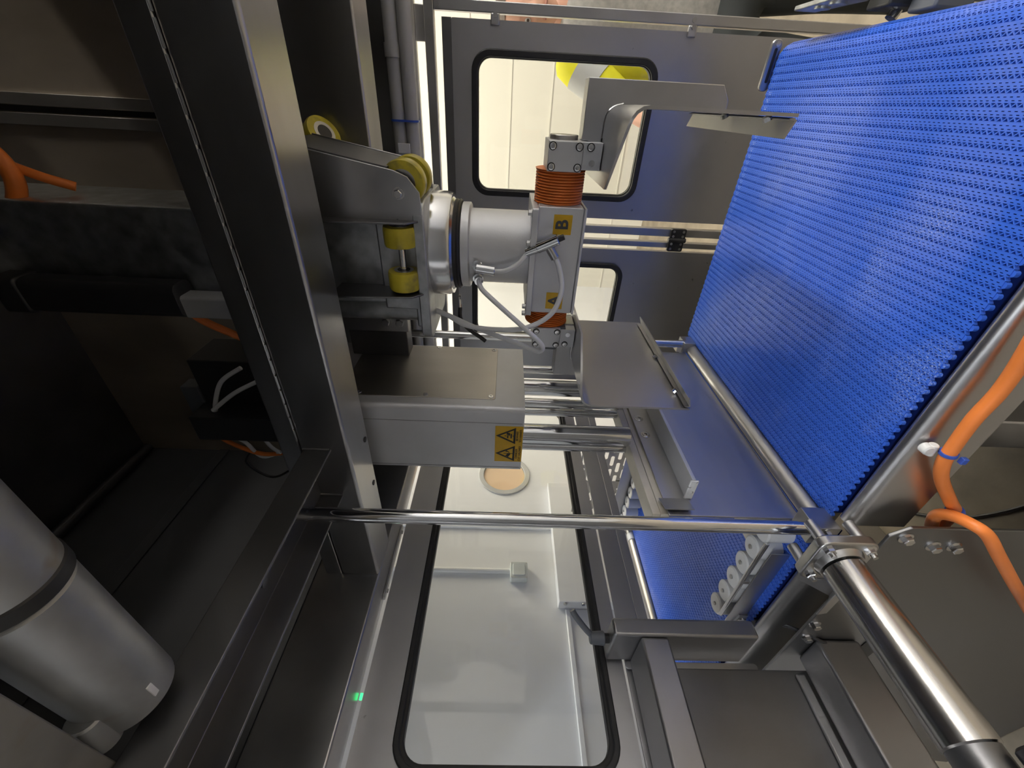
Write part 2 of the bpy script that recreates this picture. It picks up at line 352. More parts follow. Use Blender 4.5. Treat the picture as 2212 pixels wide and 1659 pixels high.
for p0, p1 in (((-0.53, 0.539, 0.305), (-0.53, 0.539, 0.352)), ((-0.6505, 0.539, 0.3455), (-0.6505, 0.539, 0.303)), ((-0.655, 0.539, 0.303), (-0.655, 0.539, 0.35))):
    MB().cyl(p0, p1, 0.0022, n=8).build('weld_bead', 'cast', t)
MB().cyl((-0.60, 0.33, 0.345), (-0.60, 0.33, 0.336), 0.007, n=14).build('nut', 'dark_steel', t)

# roof and upper walls (dark steel); front and end walls are added light blockers
t = thing('machine_roof', (-0.3, 0.7, 1.70), 'dark steel roof over the machine', 'roof')
MB().box(-1.46, 0.70, -0.14, 1.47, 1.70, 1.73).build('roof_sheet', 'dark_steel', t)
t = thing('upper_rear_wall', (-0.3, 1.46, 0.42), 'brownish upper rear panels with an open vertical joint', 'panel')
M['upper'] = mat('brown_tinted_steel', (0.42, 0.36, 0.29), 0.7, 0.42, 0.18, (5, 5, 2), 0.06, 60, rvar=0.08)
MB().box(-0.072, 0.684, 1.45, 1.465, 0.42, 1.70).build('panel', 'upper', t, 0.002)
MB().box(-1.45, -0.088, 1.45, 1.465, 0.42, 1.70).build('panel', 'upper', t, 0.002)
MB().box(-0.095, -0.065, 1.4655, 1.469, 0.42, 1.70).build('joint_light_stop', 'black', t)  # black strip added so no light shows through the open joint
MB().box(-0.070, -0.040, 1.436, 1.45, 0.42, 1.70).build('flange', 'brush_x', t, 0.001)
MB().box(-0.120, -0.090, 1.436, 1.45, 0.42, 1.70).build('flange', 'brush_x', t, 0.001)
t = thing('upper_side_wall', (-1.455, 0.6, 0.45), 'dark upper side wall over the window aisle', 'panel')
MB().box(-1.465, -1.45, -0.10, 1.466, 0.45, 1.70).build('panel', 'dark_box', t, 0.002)
MB().box(-1.45, -1.0, -0.10, 1.45, 0.4205, 0.45).build('ledge', 'dark_box', t, 0.002)
MB().box(-1.45, -1.444, -0.10, 1.45, 1.30, 1.345).build('seam_strip', 'dark_box', t, 0.001)
MB().cyl((-1.425, -0.10, 1.66), (-1.425, 1.43, 1.66), 0.022).build('edge_pipe', 'blackp', t)
t = thing('front_light_block', (-0.4, -0.13, 0.50), 'unseen dark panel added to shade the upper machine from the near lamp', 'panel')
MB().box(-1.46, 0.70, -0.14, -0.125, 0.46, 1.70).build('panel', 'dark_steel', t)  # unseen panel added to keep near lamp light off the gantry beams
t = thing('end_light_block', (0.69, 0.7, 0.42), 'unseen dark panel added to block the end lamp above the belt end', 'panel')
MB().box(0.685, 0.70, -0.125, 1.45, 0.405, 1.42).build('panel', 'dark_steel', t)  # unseen panel added to keep end lamp light off the upper frame
MB().box(0.685, 0.70, -0.125, 1.00, 1.42, 1.70).build('panel', 'dark_steel', t)  # stops short, leaving an added gap that lights the upper rear panels

# ---- corner posts and rear frame
def bar(name, x0, x1, y0, y1, z0, z1, m, label, cat, group=None, bev=0.002):
    return tag(MB().box(x0, x1, y0, y1, z0, z1).build(name, m, None, bev), label, cat, group)
bar('door_upright', -0.347, -0.322, 1.415, 1.440, FLOOR, 0.209, 'steel', 'stainless upright between the two rear doors, hinge side of the wide door', 'frame post')
bar('door_upright', -0.384, -0.366, 1.415, 1.440, FLOOR, 0.209, 'steel', 'stainless upright between the two rear doors, beside the narrow door', 'frame post')
t = thing('rear_door_post', (0.2, 1.43, FLOOR), 'stainless frame post at the right of the wide rear door', 'frame post')
MB().box(0.1895, 0.213, 1.415, 1.440, FLOOR, 0.2095).build('post', 'steel', t, 0.002)
for z in (0.200, -0.47): MB().cyl((0.2005, 1.4125, z), (0.2005, 1.4155, z), 0.006, n=12).build('rivet', 'cast', t)
t = thing('door_head_rail', (-0.4, 1.43, 0.21), 'stainless head rail along the top of the rear doors', 'frame')
MB().box(-0.98, 0.213, 1.415, 1.440, 0.210, 0.236).build('head_rail', 'steel', t, 0.002)
MB().box(0.125, 0.20, 1.425, 1.438, 0.236, 0.262).build('rail_clip', 'steel', t, 0.002)
for x, z in ((0.165, 0.2225), (0.135, 0.2225)):
    MB().cyl((x, 1.4125, z), (x, 1.4155, z), 0.006, n=12).build('rivet', 'cast', t)
bar('corner_post', -1.02, -0.985, 1.40, 1.44, FLOOR, 0.255, 'steel', 'stainless corner post between the rear door and the side window', 'frame post')
bar('corner_strip', -0.955, -0.93, 1.435, 1.445, -0.9, 0.21, 'steel', 'slim upright strip just right of the corner post', 'frame post')
t = thing('wall_head_profile', (0, 1.43, 0.262), 'grey head profile strips along the top of the rear wall', 'frame')
MB().box(-0.985, 0.684, 1.425, 1.445, 0.262, 0.285).build('lower_strip', 'steel', t, 0.002)
MB().box(-0.985, 0.684, 1.420, 1.448, 0.34, 0.42).build('upper_strip', 'dark_steel', t, 0.002)

# ---- rear doors
def rear_door(name, label, x0, x1, z0, z1, w):
    t = thing(name, ((x0 + x1) / 2, 1.42, z0), label, 'door')
    n = 8; inn = rrect(w[0], w[1], w[2], w[3], 0.045, n)
    out = rrect(x0, x1, z0, z1, 0.004, n)
    MB().hole_plate(out, inn, 'Y', 1.418, 1.436).build('panel', 'panel', t)
    MB().hole_plate(rrect(w[0] - 0.006, w[1] + 0.006, w[2] - 0.006, w[3] + 0.006, 0.05, n), rrect(w[0] + 0.011, w[1] - 0.011, w[2] + 0.011, w[3] - 0.011, 0.036, n), 'Y', 1.407, 1.4175).build('window_gasket', 'black', t, 0.003)
    MB().hole_plate(rrect(w[0] + 0.0, w[1] - 0.0, w[2] + 0.0, w[3] - 0.0, 0.045, n), rrect(w[0] + 0.013, w[1] - 0.013, w[2] + 0.013, w[3] - 0.013, 0.034, n), 'Y', 1.4175, 1.434).build('gasket_core', 'black', t)
    MB().prism(rrect(w[0] + 0.0125, w[1] - 0.0125, w[2] + 0.0125, w[3] - 0.0125, 0.034, n), 'Y', 1.424, 1.428).build('pane', 'glass', t)
    return t
t = rear_door('machine_door', 'wide stainless rear door with a black gasketed window, right of the hinge', -0.300, 0.177, -1.40, 0.165, (-0.240, 0.112, -0.398, 0.106))
MB().box(-0.300, 0.177, 1.4165, 1.418, 0.165, 0.190).build('top_return', 'dark_steel', t)
for zz in (0.05, -0.47, -0.95):
    MB().box(0.165, 0.190, 1.412, 1.418, zz - 0.012, zz + 0.012).build('hinge_lug', 'steel', t, 0.003)
    MB().cyl((0.186, 1.408, zz), (0.186, 1.412, zz), 0.006, n=6).build('bolt', 'cast', t)
t = rear_door('machine_door', 'narrower stainless rear door behind the guide rods', -0.925, -0.398, -1.40, 0.165, (-0.748, -0.452, -0.412, 0.110))
MB().box(-0.925, -0.398, 1.4165, 1.418, 0.165, 0.190).build('top_return', 'dark_steel', t)
hg = MB().prism(rrect(-0.352, -0.318, -0.600, -0.548, 0.006), 'Y', 1.403, 1.415).build('door_hinge', 'blackp', t, 0.002); t = hg
tag(hg, 'black plastic hinge')
MB().prism(rrect(-0.392, -0.358, -0.600, -0.548, 0.006), 'Y', 1.403, 1.415).build('leaf', 'blackp', t, 0.002)
MB().cyl((-0.355, 1.406, -0.603), (-0.355, 1.406, -0.545), 0.0075).build('knuckle', 'blackp', t)
for x in (-0.327, -0.342, -0.367, -0.383):
    for z in (-0.590, -0.558):
        MB().cyl((x, 1.4015, z), (x, 1.4035, z), 0.0042, n=10).build('screw', 'cast', t)

# ---- side window (big pane toward the white wall)
t = thing('side_window_door', (-1.045, 0.6, -0.30), 'long side door with a wide black gasketed window', 'door')
W = (0.215, 1.335, -0.253, 0.175); n = 8
MB().hole_plate(rrect(-0.35, 1.398, -0.2985, 0.2615, 0.003, n), rrect(W[0], W[1], W[2], W[3], 0.05, n), 'X', -1.034, -1.030).build('panel', 'panel', t)
MB().hole_plate(rrect(W[0] - 0.008, W[1] + 0.008, W[2] - 0.008, W[3] + 0.008, 0.056, n), rrect(W[0] + 0.005, W[1] - 0.005, W[2] + 0.005, W[3] - 0.005, 0.045, n), 'X', -1.0295, -1.022).build('window_gasket', 'black', t, 0.003)
MB().hole_plate(rrect(W[0], W[1], W[2], W[3], 0.05, n), rrect(W[0] + 0.012, W[1] - 0.012, W[2] + 0.012, W[3] - 0.012, 0.042, n), 'X', -1.053, -1.0295).build('gasket_core', 'black', t, 0.003)
MB().prism(rrect(W[0] + 0.0118, W[1] - 0.0118, W[2] + 0.0118, W[3] - 0.0118, 0.042, n), 'X', -1.044, -1.040).build('pane', 'glass', t)
t = thing('lower_side_rail', (-1.05, 0.6, -0.385), 'stainless rail below the side window with a polished lower lip', 'frame')
MB().box(-1.034, -1.030, -0.35, 1.398, -0.358, -0.3040).build('rail', 'panel', t, 0.002)
MB().box(-1.034, -1.030, -0.35, 1.398, -0.384, -0.3585).build('polished_lip', 'plate', t, 0.001)

# ---- conduits under the rear rail
t = thing('cable_conduits', (0.1, 1.39, 0.262), 'pair of grey cable conduits tied along the rear wall', 'conduit')
MB().cyl((-0.98, 1.385, 0.281), (0.684, 1.385, 0.281), 0.0185).build('conduit', 'grey_cover', t)
MB().cyl((-0.98, 1.388, 0.318), (0.684, 1.388, 0.318), 0.0185).build('conduit', 'grey_cover', t)
MB().cyl((0.085, 1.388, 0.318), (0.115, 1.388, 0.318), 0.0215).build('coupling', 'grey_cover', t)
MB().prism(rrect(1.3615, 1.4085, 0.260, 0.3385, 0.018), 'X', -0.058, -0.053).build('zip_tie', 'tie', t)
MB().box(-0.135, -0.110, 1.361, 1.366, 0.288, 0.322).build('white_clip', 'white', t, 0.001)

# ------------------------------------------------------------------ belt conveyors
ZB = -0.600; Y0, Y1 = 0.472, 1.180; PITCH = 0.0143; CELL = 0.004
def belt_row_mesh(y0, y1):
    mb = MB(); th = 0.0055; n = int(round((y1 - y0) / CELL)); c = (y1 - y0) / n
    def q(xa, xb, ya, yb): mb.add([(xa, ya, 0), (xb, ya, 0), (xb, yb, 0), (xa, yb, 0)], [(0, 1, 2, 3)])
    T = 0.0050
    q(0, 0.0007, y0, y1); q(T, 0.0068, y0, y1); q(0.0077, 0.0105, y0, y1); q(0.0114, PITCH - 0.0001, y0, y1)
    # walls of the open truss zone
    for x in (0.0007, T): mb.add([(x, y0, 0), (x, y1, 0), (x, y1, -th), (x, y0, -th)], [(0, 1, 2, 3)])
    hw = 0.0010
    for i in range(n):
        ya = y0 + i * c; yb = ya + c
        p, r = ((0.0007, ya), (T, yb)) if i % 2 == 0 else ((T, ya), (0.0007, yb))
        if i % 22 == 21: hwi = 0.0016
        else: hwi = hw
        mb.add([(p[0], p[1] - hwi, 0), (p[0], p[1] + hwi, 0), (r[0], r[1] + hwi, 0), (r[0], r[1] - hwi, 0),
                (p[0], p[1] + hwi, -th), (r[0], r[1] + hwi, -th), (p[0], p[1] - hwi, -th), (r[0], r[1] - hwi, -th)],
               [(0, 1, 2, 3), (1, 4, 5, 2), (0, 3, 7, 6)])
        # short slots of the interlocking hinge fingers
        if i % 2 == 0:
            q(0.0068, 0.0077, ya + c * 0.9, yb + c); q(0.0105, 0.0114, ya, ya + c * 1.1)
    # rounded end tab
    for ye in (y0, y1):
        s_ = -1 if ye == y0 else 1
        pts = [(0.0095 + 0.0042 * math.cos(a * math.pi / 6), ye + s_ * 0.0042 * math.sin(a * math.pi / 6)) for a in range(7)]
        mb.add([(p[0], p[1], -0.0012) for p in pts] + [(p[0], p[1], -0.0075) for p in pts],
               [tuple(range(7))] + [(k, k + 1, k + 8, k + 7) for k in range(6)])
    # end walls, underside
    for ye in (y0, y1): mb.add([(T, ye, 0), (PITCH, ye, 0), (PITCH, ye, -th), (T, ye, -th)], [(0, 1, 2, 3)])
    yc = (y0 + y1) / 2
    me = bpy.data.meshes.new('belt_row'); me.from_pydata([(v.x, v.y - yc, v.z) for v in mb.v], [], mb.f)
    me.materials.append(M['belt']); return me
def belt_row(me, parent, x, z, rot=0.0):
    o = bpy.data.objects.new('belt_row', me); put(o, parent, (x, (Y0 + Y1) / 2, z)); o.rotation_euler = (0, rot, 0); return o
row_me = belt_row_mesh(Y0, Y1)
c1 = thing('belt_conveyor', (-0.22, 0.826, -0.72), 'near blue modular belt conveyor below the gripper', 'conveyor')
xb = -0.592; k = 0
while xb + k * PITCH < 0.100:
    belt_row(row_me, c1, xb + k * PITCH, ZB); k += 1
xe = xb + k * PITCH; RN = 0.034
for j in range(9):    # rows bending down around the nose
    a = (j + 0.0) * PITCH / RN
    belt_row(row_me, c1, xe + RN * math.sin(a), ZB - RN + RN * math.cos(a), a + 0.5 * PITCH / RN)
MB().prism([(xb + 0.004, ZB - 0.008), (xe, ZB - 0.008)] + [(xe + (RN - 0.008) * math.sin(a), ZB - RN + (RN - 0.008) * math.cos(a)) for a in (0.4, 0.8, 1.2, 1.6, 2.0)] + [(xe, ZB - 0.06), (xb + 0.004, ZB - 0.06)], 'Y', Y0 + 0.008, Y1 - 0.008).build('slide_bed', 'belt_under', c1)
PROF = [(0.4655, -0.640), (0.4655, -0.622), (0.4645, -0.614), (0.460, -0.6065), (0.453, -0.604), (0.4465, -0.606), (0.442, -0.612), (0.440, -0.620), (0.440, -0.706)]
MB().sheet(PROF, 'X', -0.572, 0.16, 0.0022).build('near_side_frame', 'brush_y', c1, smooth=60)
MB().sheet([(2 * 0.826 - y, z - 0.014) for y, z in PROF], 'X', -0.56, 0.05, 0.0022).build('far_side_frame', 'brush_y', c1, smooth=60)
MB().prism([(-0.623, -0.583), (-0.617, -0.5775), (-0.609, -0.578), (-0.601, -0.585), (-0.5955, -0.597), (-0.5955, -0.64), (-0.623, -0.64)], 'Y', 0.486, 1.150).build('nose_bar', 'brush_y', c1, 0.0015, 2, 50)
t = MB().prism(rrect(0.050, 0.146, -0.606, -0.582, 0.010), 'Y', 1.188, 1.196).build('nose_bracket', 'steel', c1, 0.002)
MB().prism(rrect(0.066, 0.130, -0.597, -0.591, 0.0028), 'Y', 1.1868, 1.1885).build('bracket_slot', 'black', c1)
MB().cyl((0.137, 1.184, -0.594), (0.137, 1.19, -0.594), 0.0055, n=12).build('bracket_screw', 'bright', c1)
for x in (-0.45, -0.05):
    MB().box(x - 0.03, x + 0.03, 0.55, 1.10, FLOOR, -0.665).build('stand', 'steel', c1, 0.003)

c2 = thing('belt_conveyor', (-1.08, 0.826, -0.72), 'far blue outfeed belt beyond the lifting gate', 'conveyor')
k = 0
while -1.515 + k * PITCH < -0.652:
    belt_row(row_me, c2, -1.515 + k * PITCH, ZB); k += 1
MB().box(-1.515, -0.640, Y0 + 0.008, Y1 - 0.008, -0.66, ZB - 0.008).build('slide_bed', 'belt_under', c2)
MB().sheet(PROF, 'X', -1.53, -0.645, 0.0022).build('near_side_frame', 'brush_y', c2, smooth=60)
MB().sheet([(2 * 0.826 - y, z) for y, z in PROF], 'X', -1.53, -0.645, 0.0022).build('far_side_frame', 'brush_y', c2, smooth=60)
MB().cyl((-1.537, 0.46, -0.598), (-1.537, 1.07, -0.598), 0.017).build('end_shaft', 'brush_x', c2)
MB().cyl((-1.537, 1.07, -0.598), (-1.537, 1.10, -0.598), 0.020).build('shaft_collar', 'white', c2)
MB().cyl((-1.537, 1.10, -0.598), (-1.537, 1.19, -0.598), 0.018).build('shaft_end', 'steel', c2)
MB().box(-1.40, -1.34, 0.55, 1.10, FLOOR, -0.66).build('stand', 'steel', c2, 0.003)

# ------------------------------------------------------------------ lifting gate, rods, housing
g = thing('lifting_gate', (-0.63, 0.80, -0.578), 'upright steel stop plate hung from chrome rods at the belt end', 'gate')
MB().box(-0.6255, -0.6215, 0.490, 1.112, -0.577, -0.325).build('stop_plate', 'plate', g, 0.0008)
MB().box(-0.668, -0.628, 0.497, 1.105, -0.3125, -0.297).build('cream_strip', 'cream', g, 0.0008)
MB().box(-0.668, -0.628, 0.497, 1.105, -0.3305, -0.3135).build('cream_strip', 'cream', g, 0.0008)
MB().box(-0.6215, -0.570, 0.532, 1.080, -0.3765, -0.369).build('shelf', 'alu', g, 0.001)
MB().box(-0.6205, -0.571, 0.5285, 0.5325, -0.3815, -0.3655).build('shelf_end', 'rough_white', g, 0.0015)
MB().prism([(-0.6215, 0.5285), (-0.6195, 0.5285), (-0.610, 0.4955), (-0.612, 0.4950)], 'Z', -0.372, -0.316).build('end_flap', 'steel', g)
for y in (0.774, 0.715): MB().lathe((-0.6215, y, -0.341), (1, 0, 0), [(0, 0.0105), (0.0012, 0.0105), (0.0014, 0.0078), (0.0030, 0.0070), (0.0030, 0.0036), (0.0008, 0.0034)], 18).build('socket_screw', 'bright', g)
for x, y, r in ((-0.655, 0.702, 0.0100), (-0.625, 0.710, 0.0232), (-0.640, 0.811, 0.0100), (-0.600, 0.795, 0.0105), (-0.625, 0.897, 0.0220), (-0.588, 0.927, 0.0105)):
    MB().cyl((x, y, -0.300), (x, y, -0.0535), r, n=32).build('guide_rod', 'chrome', g)
    if r < 0.02: MB().cyl((x, y, -0.212), (x, y, -0.206), r * 1.06, n=32).build('rod_joint', 'chrome', g)

b = thing('actuator_housing', (-0.612, 0.795, -0.053), 'rectangular stainless actuator housing with a screwed cover and hazard sticker', 'housing')
MB().prism(rrect(-0.703, -0.521, 0.665, 0.925, 0.012, 5), 'Z', -0.053, 0.40).build('shell', 'alu', b, 0.0)
MB().prism(rrect(0.695, 0.912, 0.010, 0.34, 0.006), 'X', -0.5215, -0.5195).build('cover_plate', 'brush_x', b, 0.0008)
for y, z in ((0.906, 0.158), (0.704, 0.159), (0.903, 0.020), (0.705, 0.020), (0.905, 0.30), (0.705, 0.30)):
    MB().lathe((-0.5195, y, z), (1, 0, 0), [(0, 0.0058), (0.0012, 0.0052), (0.0012, 0.0022), (0.0003, 0.0022)], 16).build('cover_screw', 'bright', b)
MB().box(-0.7025, -0.535, 0.6642, 0.6652, 0.30, 0.302).build('fold_line', 'dark_steel', b)
for x in (-0.560, -0.690): MB().box(x, x + 0.0006, 0.6644, 0.6651, -0.05, 0.40).build('fold_line', 'dark_steel', b)
# hazard sticker on the face toward the camera
YS = 0.6648
st = MB().prism(rrect(-0.671, -0.567, -0.0525, 0.0078, 0.001), 'Y', YS - 0.0006, YS).build('hazard_sticker', 'sticker', b)
def tri(cx, z0, s, h, name):
    o = [(cx - s / 2, z0), (cx + s / 2, z0), (cx, z0 + h)]; cz = z0 + h * 0.36
    i_ = [(cx + (p[0] - cx) * 0.72, cz + (p[1] - cz) * 0.72) for p in o]
    return MB().hole_plate(o, i_, 'Y', YS - 0.0011, YS - 0.0006).build(name, 'ink', st)
tri(-0.6455, -0.0365, 0.046, 0.0425, 'warning_triangle'); tri(-0.5935, -0.0365, 0.046, 0.0425, 'warning_triangle')
def ink(name, polys):
    mb = MB()
    for p in polys: mb.prism(p, 'Y', YS - 0.0011, YS - 0.0006)
    mb.build(name, 'ink', st, smooth=0)
ink('crush_pictogram', [[(-0.600, -0.0285), (-0.588, -0.0285), (-0.588, -0.0255), (-0.600, -0.0255)], [(-0.600, -0.021), (-0.592, -0.021), (-0.592, -0.018), (-0.600, -0.018)],
                         [(-0.593, -0.0245), (-0.586, -0.0245), (-0.584, -0.0175), (-0.589, -0.0165)], [(-0.5945, -0.0165), (-0.5935, -0.0115), (-0.5925, -0.0165)], [(-0.5945, -0.0300), (-0.5935, -0.0335), (-0.5925, -0.0300)]])
ink('cut_pictogram', [[(-0.646, -0.034), (-0.645, -0.034), (-0.645, -0.012), (-0.646, -0.012)], [(-0.656, -0.022), (-0.652, -0.0165), (-0.646, -0.0215), (-0.6445, -0.0265), (-0.648, -0.0275)],
                       [(-0.643, -0.024), (-0.637, -0.017), (-0.636, -0.018), (-0.642, -0.0255)], [(-0.641, -0.0165), (-0.6385, -0.0165), (-0.6385, -0.0225), (-0.6395, -0.0225)]])
for tx, cx, cz in (('DANGER', -0.6455, -0.0405), ('CUT HAZARD', -0.6455, -0.0475), ('BEWARE', -0.5935, -0.0405), ('TO HANDS', -0.5935, -0.0475)):
    text_part('sticker_text', tx, 0.0072, (cx, YS - 0.0008, cz), (1, 0, 0), (0, 0, 1), 'ink', st)

# ------------------------------------------------------------------ chrome posts
def post(x, y, z0, z1, label, near):
    t = thing('guide_post', (x, y, z0), label, 'post', 'chrome posts at the belt end')
    MB().cyl((x, y, z0), (x, y, z1), 0.0122, n=32).build('rod', 'chrome', t)
    return t
t = post(-0.600, 0.4535, -0.560, 0.3455, 'chrome post at the near belt corner', True)
MB().box(-0.624, -0.583, 0.4395, 0.486, -0.602, -0.556).build('foot_block', 'steel', t, 0.001)
MB().hexbolt((-0.592, 0.4395, -0.579), (0, -1, 0), 0.0065).build('bolt', 'cast', t)
t = post(-0.600, 1.130, -0.575, 0.42, 'chrome post at the far belt corner', False)
MB().box(-0.622, -0.588, 1.112, 1.160, -0.610, -0.566).build('foot_block', 'steel', t, 0.001)
MB().box(-0.624, -0.606, 1.120, 1.156, -0.566, -0.550).build('foot_tab', 'cream', t, 0.001)

# ------------------------------------------------------------------ gripper head
HX, HY = -0.228, 0.795
h = thing('gripper_head', (HX, HY, -0.364), 'hanging two-jaw gripper head on a square boom with orange bellows', 'gripper')
MB().prism(rrect(-0.325, -0.170, 0.727, 0.875, 0.006, 4), 'Z', 0.158, 1.05).build('boom', 'galv', h, 0)
MB().box(-0.332, -0.160, 0.720, 0.880, 0.150, 0.222).build('boom_sleeve', 'galv', h, 0.003)
MB().prism(rrect(-0.385, -0.135, 0.690, 0.890, 0.03, 6), 'Z', 0.134, 0.152).build('mount_plate', 'galv', h, 0.002)
MB().lathe((HX, HY, 0.094), (0, 0, 1), [(0, 0.080), (0.004, 0.084), (0.004, 0.090), (0.012, 0.093), (0.040, 0.093), (0.042, 0.090)], 64).build('bearing_ring', 'bright', h, smooth=40)
MB().lathe((HX, HY, 0.082), (0, 0, 1), [(0, 0.078), (0.003, 0.081), (0.006, 0.079), (0.009, 0.081), (0.013, 0.080)], 64).build('rubber_seal', 'black', h)
MB().lathe((HX, HY, 0.065), (0, 0, 1), [(0, 0.074), (0.002, 0.0765), (0.015, 0.0765), (0.017, 0.074)], 64).build('collar', 'alu', h, smooth=40)
MB().cyl((HX, HY, -0.046), (HX, HY, 0.068), 0.0665, n=64).build('column_tube', 'alu', h)
MB().prism(rrect(-0.336, -0.142, 0.722, 0.868, 0.004), 'Z', -0.053, -0.042).build('top_flange', 'alu', h, 0.001)
for x in (-0.150, -0.20, -0.318, -0.332):
    MB().hexbolt((x, 0.726, -0.042), (0, 0, 1), 0.005).build('flange_bolt', 'cast', h)
gb = MB().prism(rrect(-0.336, -0.142, -0.132, -0.053, 0.004), 'Y', 0.740, 0.850).build('gear_box', 'alu', h, 0.0015)
MB().box(-0.336, -0.142, 0.736, 0.854, -0.1365, -0.132).build('bottom_lid', 'alu', h, 0.001)
for tx, cx in (('B', -0.170), ('A', -0.3105)):
    sp = MB().prism(rrect(cx - 0.0165, cx + 0.0165, -0.113, -0.081, 0.001), 'Y', 0.7393, 0.7402).build('letter_plate', 'sticker', gb)
    tag(sp, 'yellow plate with the letter ' + tx)
    text_part('letter', tx, 0.030, (cx, 0.7391, -0.097), (1, 0, 0), (0, 0, 1), 'greyink', sp, bold=0.0008)
SZ = -0.090; SY = 0.792
def bellow(x0, x1, n):
    prof = []; L_ = x1 - x0
    for i in range(n):
        prof += [(L_ * (i + 0.05) / n, 0.0365), (L_ * (i + 0.3) / n, 0.0425), (L_ * (i + 0.7) / n, 0.0425), (L_ * (i + 0.95) / n, 0.0365)]
    return MB().lathe((x0, SY, SZ), (1, 0, 0), [(0, 0.044)] + prof + [(L_, 0.044)], 48)
bellow(-0.1425, -0.089, 12).build('bellows', 'bellows', h, smooth=80)
bellow(-0.372, -0.3355, 9).build('bellows', 'bellows', h, smooth=80)
for s_, nm in ((1, 'right'), (-1, 'left')):
    def X(x): return x if s_ == 1 else 2 * -0.231 - x
    def bx(mb, x0, x1, *r): return mb.box(min(X(x0), X(x1)), max(X(x0), X(x1)), *r)
    MB().cyl((X(-0.095), SY, SZ), (X(-0.0385), SY, SZ), 0.0235, n=36, bev=0.001).build('shaft_end', 'brush_x', h)
    cb = bx(MB(), -0.089, -0.0455, 0.745, 0.832, -0.1175, -0.062).build('clamp_block', 'alu', h, 0.001)
    for x, z in ((-0.0525, -0.0685), (-0.0525, -0.111), (-0.082, -0.0685), (-0.082, -0.111)):
        MB().cyl((X(x), 0.7452, z), (X(x), 0.7444, z), 0.0064, n=20).build('screw_recess', 'black', cb)
        MB().ringscrew((X(x), 0.7446, z), (0, -1, 0), 0.0050).build('cap_screw', 'bright', cb)
    ab = bx(MB(), -0.0855, -0.0455, 0.750, 0.825, -0.1490, -0.1180).build('arm_block', 'alu', h, 0.001)
    MB().cyl((X(-0.0525), 0.7502, -0.130), (X(-0.0525), 0.7494, -0.130), 0.0064, n=20).build('screw_recess', 'black', ab)
    MB().ringscrew((X(-0.0525), 0.7496, -0.130), (0, -1, 0), 0.0050).build('cap_screw', 'bright', ab)
    MB().cyl((X(-0.075), 0.7505, -0.134), (X(-0.075), 0.7475, -0.134), 0.0048, n=18).build('dowel_pin', 'bright', ab)
    jw = MB()
    # bent sheet: flat top leg toward the shaft, radius, then the hanging plate
    prof = [(-0.105, -0.150), (-0.018, -0.150)] + [(-0.018 + 0.024 * math.sin(a), -0.174 + 0.024 * math.cos(a)) for a in (0.4, 0.8, 1.2, 1.5708)] + [(0.006, -0.362)]
    prof2 = [(-0.105, -0.154), (-0.018, -0.154)] + [(-0.018 + 0.020 * math.sin(a), -0.174 + 0.020 * math.cos(a)) for a in (0.4, 0.8, 1.2, 1.5708)] + [(0.002, -0.362)]
    nP = len(prof); ya = [0.700, 0.618] + [0.614] * (nP - 2); yb = [0.915, 0.980] + [0.984] * (nP - 2)
    v = []; f = []
    # tip of the top leg is cut at an angle
    for (p, q_, a, b_) in zip(prof, prof2, ya, yb):
        v += [(X(p[0]), a, p[1]), (X(p[0]), b_, p[1]), (X(q_[0]), a, q_[1]), (X(q_[0]), b_, q_[1])]
    for i in range(nP - 1):
        o_ = 4 * i; f += [(o_, o_ + 1, o_ + 5, o_ + 4), (o_ + 2, o_ + 6, o_ + 7, o_ + 3), (o_, o_ + 4, o_ + 6, o_ + 2), (o_ + 1, o_ + 3, o_ + 7, o_ + 5)]
    f += [(0, 2, 3, 1), (4 * nP - 4, 4 * nP - 3, 4 * nP - 1, 4 * nP - 2)]
    jp = jw.add(v, f).build('jaw_plate', 'brush_y', h, 0.0, smooth=50)
    lip = MB().prism([(X(0.0015), -0.3585), (X(-0.0015), -0.3635), (X(-0.022), -0.3560), (X(-0.022), -0.3535), (X(-0.002), -0.3605), (X(-0.0005), -0.352)], 'Y', 0.616, 0.970).build('lip', 'steel', jp, 0)
    for y in (0.665, 0.80): MB().cyl((X(-0.004), y, -0.352), (X(0.001), y, -0.349), 0.006, n=10).build('lip_bolt', 'bright', jp)
    # rib welded along the outside of the bend
    rib = [(-0.088, -0.149), (-0.088, -0.127), (-0.045, -0.127), (-0.045, -0.117), (0.038, -0.117), (0.038, -0.325), (0.018, -0.338), (0.006, -0.338), (0.006, -0.172), (-0.004, -0.155), (-0.018, -0.149)]
    MB().prism([(X(a), b_) for a, b_ in rib], 'Y', 0.772, 0.812).build('rib', 'steel', h, 0.0012)
    MB().tube([(X(0.0068), 0.771, -0.175), (X(0.002), 0.771, -0.160), (X(-0.010), 0.771, -0.151), (X(-0.04), 0.771, -0.1495)], 0.0016, 6, 4).build('weld_bead', 'bright', h)
MB().prism([(-0.375, -0.075), (-0.372, -0.128), (-0.400, -0.135), (-0.425, -0.112), (-0.425, -0.085), (-0.405, -0.068)], 'Y', 0.752, 0.80).build('angled_guard', 'slate', h, 0.001)
